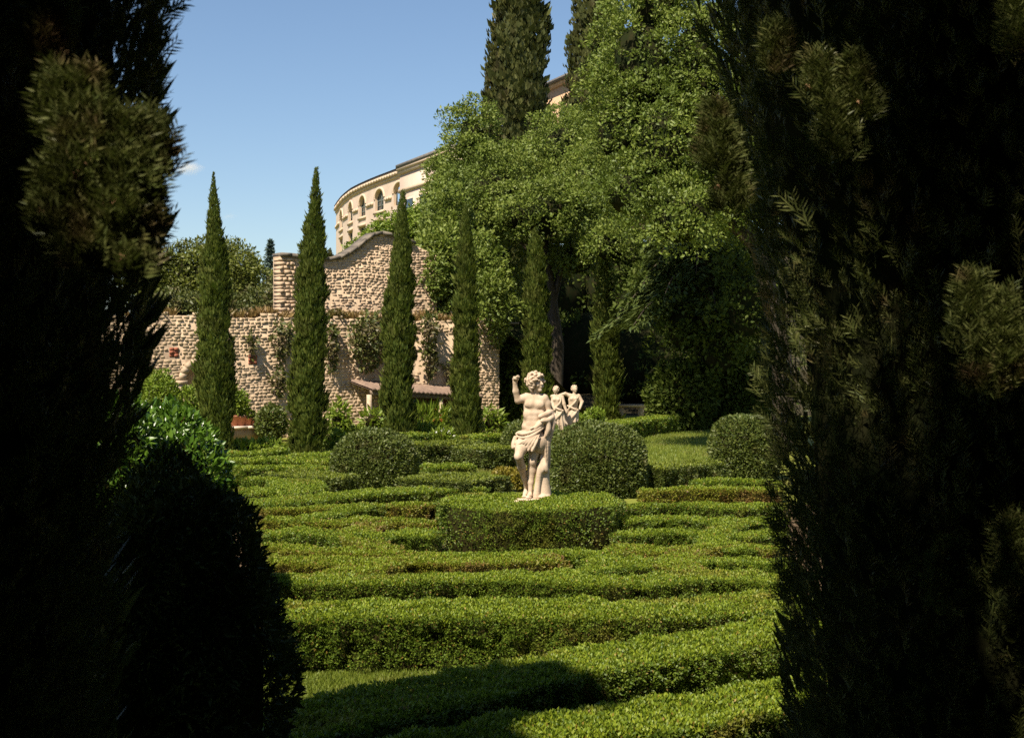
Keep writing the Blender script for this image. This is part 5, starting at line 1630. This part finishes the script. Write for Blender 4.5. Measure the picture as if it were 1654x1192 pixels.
# --- pair of far statues
def far_statue(px, foot_py, Y, scale, label, lean, arm, seed, face):
    O = pt(px, foot_py, Y)
    root = empty('statue', (O[0], O[1], 0), label, 'statue', 'pair of far marble statues')
    b_ = MB(); b_.box(O[0] - .36, O[0] + .36, O[1] - .36, O[1] + .36, 0, max(O[2] - .01, .05)); b_.build('pedestal', M['marble_grey'], root)
    fx = face
    g = [('ell', (0, 0, .98), (.165, .13, .16), .05), ('ell', (lean * .3, 0, 1.14), (.15, .12, .16), .05), ('ell', (lean * .6, 0, 1.32), (.175, .13, .17), .05),
         ('cap', (lean * .8 - .14, 0, 1.46), (lean * .8 + .14, 0, 1.45), .062, .062, .04),
         ('ell', (lean * .6 - .065, -.10, 1.36), (.06, .05, .06), .025), ('ell', (lean * .6 + .065, -.10, 1.36), (.06, .05, .06), .025)]
    hx = lean
    g += chain([(hx, 0, 1.47), (hx + .01 * fx, -.01, 1.58)], [.055, .05], .03)
    g += [('ell', (hx + .015 * fx, -.015, 1.68), (.088, .095, .112), .02), ('ell', (hx + .05 * fx, -.07, 1.65), (.03, .03, .045), .02), ('cap', (hx + .045 * fx, -.095, 1.69), (hx + .058 * fx, -.115, 1.655), .012, .016, .01),
          ('ell', (hx + .04 * fx, -.07, 1.595), (.032, .032, .028), .02)]
    for A_, rr in arm:
        g += chain(A_, rr, .03)
        tip = np.array(A_[-1]); d = norm((tip - np.array(A_[-2]))[None])[0]
        sd2 = np.cross(d, [0, 1, 0.2]); sd2 /= np.linalg.norm(sd2)
        g += [('ell', tip + d * .035, (.036, .036, .036), .015)]
        for q in range(4): g += chain([tip + d * .05 + sd2 * (q - 1.5) * .017, tip + d * (.10 - .006 * abs(q - 1.2)) + sd2 * (q - 1.5) * .019 + np.array([0, -.015, 0])], [.011, .009], .006)
        g += chain([tip + d * .02 + sd2 * .03, tip + d * .055 + sd2 * .055], [.012, .009], .006)
    g += chain([(.06, 0, .92), (.07, -.05, .55), (.07, 0, .12)], [.12, .075, .045], .04)
    g += chain([(-.07, -.02, .92), (-.12, -.14, .58), (-.13, .0, .14)], [.12, .075, .045], .04)
    g += chain([(.07, .0, .06), (.09, -.16, .03)], [.045, .035], .02) + chain([(-.13, .0, .08), (-.17, -.14, .03)], [.045, .035], .02)
    sculpt(root, 'body', g, (-.55, -.36, -.02), (.55, .3, 1.9), .018, M['marble'], O, scale)
    rs = np.random.default_rng(int(seed * 10)); hr = [('ell', (hx - .005 * fx, .01, 1.715), (.088, .095, .085), .02)]
    for k in range(26):
        d = fib(26)[k]
        if d[1] < -.45 and d[2] < .4: continue
        hr.append(('ell', np.array([hx, .01, 1.70]) + d * np.array([.09, .10, .095]), tuple(rs.uniform(.024, .036, 3)), .012))
    hr += [('ell', (hx - .03 * fx, .11, 1.70), (.045, .045, .045), .015)]
    sculpt(root, 'hair', hr, (-.3, -.2, 1.5), (.35, .25, 1.9), .014, M['marble'], O, scale)
    dr = [('ell', (0, .0, .90), (.185, .150, .14), .03), ('ell', (-lean * .5, .02, .70), (.205, .165, .36), .05), ('ell', (.10 - lean, .02, .50), (.11, .12, .26), .05)]
    dr += fold([(-.17, -.06, 1.14), (-.05, -.16, 1.08), (.09, -.16, 1.01), (.19, -.04, .96)], .035)
    for k in range(9):
        a = math.pi * 2 * k / 9 + seed
        x, y = math.cos(a) * .17, math.sin(a) * .13
        zb = .34 + .26 * math.sin(a * 1.0 + seed) + .05 * (k % 2)
        dr += fold([(x, y, 1.0), (x * 1.1 - lean * .6, y * 1.15, .68), (x * 1.25 - lean * 1.5 + .03 * math.sin(k * 2.0), y * 1.25, zb)], [.036, .036, .024], .028)
    dr += fold([(lean * .7 + .15, -.05, 1.44), (.06, -.15, 1.25), (-.10, -.15, 1.08), (-.18, -.1, .92)], .03)
    for q in range(5):                                # cloth swept down across the thighs
        dr += fold([(.17 - .05 * q, -.13 - .01 * q, 1.02 - .02 * q), (.04 - .06 * q, -.19, .84 - .05 * q), (-.14 - .03 * q, -.16, .64 - .07 * q)], [.020, .026, .018], .014)
    sculpt(root, 'drapery', dr, (-.5, -.4, .0), (.5, .4, 1.6), .018, M['marble'], O, scale)
    return root
far_statue(901, 712, 44, .95, 'smaller draped marble figure leaning, left of the far pair beyond the main statue', -.06,
           [([(-.14, 0, 1.45), (-.19, -.02, 1.25), (-.13, -.14, 1.08)], [.068, .056, .042]), ([(.14, 0, 1.44), (.20, -.05, 1.22), (.27, -.10, 1.00)], [.068, .056, .042])], 1, -1)
far_statue(925, 712, 44.6, .98, 'draped marble woman with one arm bent outward, right of the far pair', .05,
           [([(-.09, 0, 1.46), (-.24, -.02, 1.52), (-.36, -.05, 1.50)], [.068, .056, .042]), ([(.19, 0, 1.45), (.30, -.02, 1.26), (.24, -.15, 1.10)], [.068, .056, .042])], 2.5, 1)


# ------------------------------------------------------------------ near trees that frame the view, and the shade they stand in
def beam(px, py, Y, rpx):
    BEAMS.append((pt(px, py, Y), rpx * Y / F))
LIT_A = [(112, 190, 2.56, 34, 90), (152, 205, 2.54, 42, 130), (135, 275, 2.52, 40, 120), (215, 275, 2.55, 42, 130), (250, 262, 2.58, 30, 80), (190, 330, 2.52, 38, 110), (105, 345, 2.54, 38, 100), (240, 345, 2.56, 34, 90), (150, 400, 2.52, 36, 100), (205, 415, 2.52, 34, 90), (92, 55, 2.66, 24, 36), (75, 95, 2.66, 18, 24)]
LIT_C = [(1160, 235, 4.8, 40, 170), (1180, 310, 4.8, 34, 110), (1255, 95, 4.5, 28, 90), (1325, 150, 4.3, 34, 90), (1385, 160, 4.28, 34, 100), (1350, 225, 4.25, 34, 100), (1640, 60, 4.05, 36, 100),
         (1575, 520, 4.0, 44, 130), (1625, 560, 3.98, 50, 150), (1590, 610, 3.98, 34, 80), (1535, 945, 4.05, 36, 100), (1640, 905, 4.0, 38, 100)]
for px, py, Y, r, n in LIT_A: beam(px, py, Y, r * 2.1)
for px, py, Y, r, n in LIT_C: beam(px, py, Y, r * 1.45)
for c, r in (((.9, 10.5, .4), .38), ((1.5, 11.1, .4), .42), ((2.0, 11.7, .4), .45), ((2.6, 12.2, .5), .5), ((.5, 8.6, .5), .42), ((1.1, 9.0, .5), .42), ((1.6, 9.5, .5), .38)):
    BEAMS.append((np.array(c), r))
for q in ((320, 720, 13.6, 45), (370, 745, 13.6, 40), (290, 670, 13.8, 40)): beam(*q)


def sprays(mb, P, A, N, size, fingers=9, m=0):
    """flat fern-like cypress twig: a stem with side fingers, one diamond each"""
    A = norm(A); N = norm(N - (N * A).sum(1, keepdims=True) * A); B = np.cross(A, N)
    n = len(P); size = np.broadcast_to(size, (n,))
    V, Fc = leaf_geo(P, A, N, size, size * .05 + .002); mb.add(V, Fc, m)
    for k in range(fingers):
        f = (k + 1) / (fingers + 1); sg = 1 if k % 2 else -1
        d = norm(A * (.75 + .1 * RNG.random((n, 1))) + B * sg * (.62 + .2 * RNG.random((n, 1))) + N * RNG.normal(0, .18, (n, 1)))
        q = P + A * (size * f)[:, None]
        ln = size * (.70 - .42 * f) * (.7 + .5 * RNG.random(n))
        V, Fc = leaf_geo(q, d, N + RNG.normal(0, .3, (n, 3)), ln, ln * .085 + .0022); mb.add(V, Fc, m)


def near_cypress(base, H_, prof, label, n, size, seed, vis, lit=(), cones=0, rough=.20):
    """close cypress with twig sprays; vis(P) limits the fine sprays to the side that can be seen"""
    base = np.asarray(base, float)
    root = empty('cypress_tree', base, label, 'tree')
    th, tr_ = np.array([p[0] for p in prof]), np.array([p[1] for p in prof])
    def shell(m_, zlo, zhi, depth=.12):
        z = RNG.uniform(zlo, zhi, m_); a = RNG.random(m_) * 2 * math.pi
        r0 = np.interp(z / H_, th, tr_)
        q = np.column_stack([np.cos(a) * r0, np.sin(a) * r0, z * .45])
        nz = vnoise(q, 3.2, seed) + .6 * vnoise(q, 7.5, seed + 1)
        r = r0 * (1 + rough * nz * .55) - depth * RNG.random(m_) ** 2
        P = base + np.column_stack([np.cos(a) * r, np.sin(a) * r, z])
        out = np.column_stack([np.cos(a), np.sin(a), np.full(m_, .25)])
        return P, norm(out)
    mb = MB()
    P, O = shell(n, .2, 5.2)
    k = vis(P) & beam_ok(P); P, O = P[k], O[k]
    A = norm(O * .65 + rand3(len(P)) * .45 + np.array([0, 0, .75]))
    sprays(mb, P, A, norm(O + rand3(len(P)) * .6), size * (.5 + .7 * RNG.random(len(P))), 10)
    P, O = shell(n * 2, .2, H_ * .97)
    A = norm(O * .5 + rand3(len(P)) * .4 + np.array([0, 0, .9]))
    V, Fc = leaf_geo(P, A, norm(O + rand3(len(P)) * .5), .13, .032)
    ok = beam_ok(P, .12) & ~vis(P)
    Fi = np.concatenate([np.nonzero(ok)[0], np.nonzero(ok)[0] + len(P)])
    mb.add(V, Fc[Fi])
    # boughs that stand out into the sun
    for (c, r, m_) in lit:
        m_ = int(m_ * 1.5)
        hh_ = RNG.random(m_) ** .85
        d = rand3(m_); d[:, 1] = -np.abs(d[:, 1]); d[:, 2] *= .3
        q = c + d * (r * .72 * (1.08 - hh_))[:, None] + np.column_stack([-.15 * r * hh_, 0 * hh_, r * 2.5 * (hh_ - .5)])
        A = norm(d * .55 + rand3(m_) * .35 + np.array([-.1, -.25, .95]))
        sprays(mb, q, A, norm(d * .5 + np.array([-.3, -.8, .2]) + rand3(m_) * .5), size * (.5 + .55 * RNG.random(m_)), 13)
    mb.build('foliage', M['cypress_near'], root, kind='stuff')
    core = MB(); m2 = 40; zz = np.linspace(.1, H_ * .97, 60); Vc = []
    for z in zz:
        a = np.arange(m2) * 2 * math.pi / m2
        r = np.interp(z / H_, th, tr_) * .93 - .05
        r = max(r, .02)
        Vc.append(base + np.column_stack([np.cos(a) * r, np.sin(a) * r, np.full(m2, z)]))
    Vc = np.concatenate(Vc); Fq = np.array([(i * m2 + j, i * m2 + (j + 1) % m2, (i + 1) * m2 + (j + 1) % m2, (i + 1) * m2 + j) for i in range(59) for j in range(m2)])
    ctr = Vc[Fq].mean(1)
    Fq = Fq[beam_ok(ctr, .05)]
    core.add(Vc, Fq); core.build('inner_branches', M['cypress_core'], root, smooth=True, kind='stuff')
    t_ = MB(); t_.tube([base - [0, 0, .1], base + [0, 0, H_ * .5]], [tr_.max() * .25, tr_.max() * .12], 10); t_.build('trunk', M['bark'], root)
    for k in range(cones):
        c, r, _ = lit[k % len(lit)]
        d = rand3(1)[0]; d[1] = -abs(d[1]); q = c + d * r * .8
        cn = MB(); ellipsoid(cn, q, (.013, .013, .014), 7); cn.build('cone', M['cone'], root, smooth=True)
    return root


def lits(lst): return [(pt(px, py, Y), r * Y / F, n) for px, py, Y, r, n in lst]
AB = np.array([-1.62, 3.25, 0])
near_cypress(AB, 11, [(0, .58), (.12, .62), (.2, .67), (.25, .74), (.29, .80), (.33, .77), (.45, .74), (.65, .62), (.85, .4), (1, .05)], 'black silhouetted cypress close on the left edge, with a sunlit tuft of cones', 30000, .075, 31,
             lambda P: (P[:, 1] < AB[1] + .25) & (P[:, 0] > AB[0] - .25) & (P[:, 2] < 4.6),
             lits(LIT_A), cones=46)
CB = np.array([1.98, 5.35, 0])
near_cypress(CB, 13, [(0, .80), (.1, .86), (.16, .90), (.22, .97), (.27, 1.10), (.315, 1.24), (.45, 1.35), (.65, 1.1), (.85, .6), (1, .05)], 'huge dark cypress filling the right edge, flecked with a few sunlit sprays', 30000, .085, 41,
             lambda P: (P[:, 1] < CB[1] + .3) & (P[:, 0] < CB[0] + .5) & (P[:, 2] < 4.9),
             lits(LIT_C), cones=6)
# dark yew bush low on the left
def near_bush(px, base_py, Y, wpx, ztop, label, mat, L, n, seed, name='large_bush', aspect=.5, rough=.10):
    r = wpx / 2 * Y / F; c = np.array([(px - 827) / F * Y, Y, 0])
    root = empty(name, c, label, 'bush')
    d = rand3(n); d[:, 2] = np.abs(d[:, 2]) * np.where(RNG.random(n) < .62, 1, -1)
    nz = vnoise(d, 2.2, seed) + .6 * vnoise(d, 5.0, seed + 1)
    hz = ztop / 2
    rad = 1 + rough * nz - .12 * RNG.random(n) ** 2
    sq_ = (np.abs(d[:, 0]) ** 2.6 + np.abs(d[:, 1]) ** 2.6 + np.abs(d[:, 2]) ** 2.6) ** (-1 / 2.6)
    P = c + [0, 0, hz] + d * sq_[:, None] * np.array([r, r, hz]) * rad[:, None]
    mb = MB(); shell_leaves(mb, P, d, L, L * aspect, .8, .35)
    mb.build('foliage', M[mat], root, kind='stuff')
    cm = MB(); ellipsoid(cm, c + [0, 0, hz * .97], (r * .86, r * .86, hz * .9), 14); cm.build('inner_branches', M['hedge_core'], root, smooth=True)
    sm_ = MB()
    for k in range(5): sm_.tube([c + [.1 * math.cos(k), .1 * math.sin(k), -.05], c + [r * .5 * math.cos(k * 1.3), r * .5 * math.sin(k * 1.3), hz]], [.03, .015], 6)
    sm_.build('stems', M['bark'], root, kind='stuff')
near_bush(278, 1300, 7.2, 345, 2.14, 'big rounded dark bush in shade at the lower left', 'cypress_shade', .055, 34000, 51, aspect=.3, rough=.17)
near_bush(272, 900, 13.6, 185, 2.28, 'glossy light green laurel behind the dark bush at left', 'laurel_leaf', .085, 9000, 52, name='laurel_bush', aspect=.42)
near_bush(190, 900, 12.6, 150, 2.40, 'shaded laurel behind the left cypress, next to the glossy one', 'laurel_leaf', .085, 8000, 53, name='laurel_bush', aspect=.42)
# unseen cypresses: some inferred from the foreground shade, others added to deepen it
shade_trees = [(-4.9, -3.6, 17), (-5.0, -1.2, 17), (-5.2, 1.0, 15.5), (-5.4, 3.2, 13), (-3.7, 2.4, 13.2), (-2.9, -1.2, 18.8), (-1.3, -1.9, 19.2), (.5, -2.3, 19), (-2.2, -3.2, 22), (-.4, -3.6, 22), (2.4, -3.0, 17), (3.6, -1.6, 16), (4.6, 1.2, 15), (5.0, 4.2, 14), (5.4, 7.6, 12)]
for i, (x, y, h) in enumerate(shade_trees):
    cypress((x, y, 0), h, [(.0, 1.15), (.15, 1.25), (.5, 1.25), (.80, 1.05), (.92, .6), (1, .05)], 'unseen tall cypress placed to shade the foreground', 'cypress_shade', n=16000, L=.22, W=.12, name='cypress_tree', group='unseen cypresses placed for shade', seed=60 + i, rough=.16, beams=True)

# ------------------------------------------------------------------ small clouds far away
def cloud(px, py, Y, wpx, hpx, label, dens):
    k = Y / F; c = pt(px, py, Y)
    mb = MB(); ellipsoid(mb, c, (wpx / 2 * k, wpx / 2 * k, hpx / 2 * k), 14)
    m = bpy.data.materials.new('cloud'); m.use_nodes = True; t = m.node_tree; t.nodes.clear()
    out = node(t, 'ShaderNodeOutputMaterial'); pv = node(t, 'ShaderNodeVolumePrincipled')
    pv.inputs['Color'].default_value = (1, .93, .88, 1); pv.inputs['Anisotropy'].default_value = .1
    tc = node(t, 'ShaderNodeTexCoord'); mp = node(t, 'ShaderNodeMapping'); t.links.new(tc.outputs['Object'], mp.inputs[0])
    mp.inputs['Scale'].default_value = (2 / (wpx * k), 2 / (wpx * k), 2 / (hpx * k))
    ln = node(t, 'ShaderNodeVectorMath', operation='LENGTH'); t.links.new(mp.outputs[0], ln.inputs[0])
    nz = node(t, 'ShaderNodeTexNoise'); nz.inputs['Scale'].default_value = 1.6; nz.inputs['Detail'].default_value = 4; t.links.new(mp.outputs[0], nz.inputs['Vector'])
    a = node(t, 'ShaderNodeMath', operation='MULTIPLY_ADD'); a.inputs[1].default_value = 1.5; a.inputs[2].default_value = .05; t.links.new(nz.outputs['Fac'], a.inputs[0])
    s = node(t, 'ShaderNodeMath', operation='SUBTRACT'); t.links.new(a.outputs[0], s.inputs[0]); t.links.new(ln.outputs['Value'], s.inputs[1])
    u = node(t, 'ShaderNodeMath', operation='MULTIPLY'); u.inputs[1].default_value = dens; u.use_clamp = False
    mxn = node(t, 'ShaderNodeMath', operation='MAXIMUM'); mxn.inputs[1].default_value = 0.0
    t.links.new(s.outputs[0], mxn.inputs[0]); t.links.new(mxn.outputs[0], u.inputs[0]); t.links.new(u.outputs[0], pv.inputs['Density'])
    t.links.new(pv.outputs[0], out.inputs['Volume'])
    root = mb.build('cloud', m)
    me = root.data; n = len(me.vertices); co = np.empty(n * 3, np.float32); me.vertices.foreach_get('co', co)
    me.vertices.foreach_set('co', (co.reshape(-1, 3) - c.astype(np.float32)).ravel()); root.location = tuple(float(v) for v in c)
    tag(root, label, 'cloud')
cloud(304, 272, 2000, 60, 26, 'small white puff of cloud above the first cypress', .045)
cloud(370, 350, 2000, 34, 14, 'faint wisp of cloud right of the first cypress', .012)
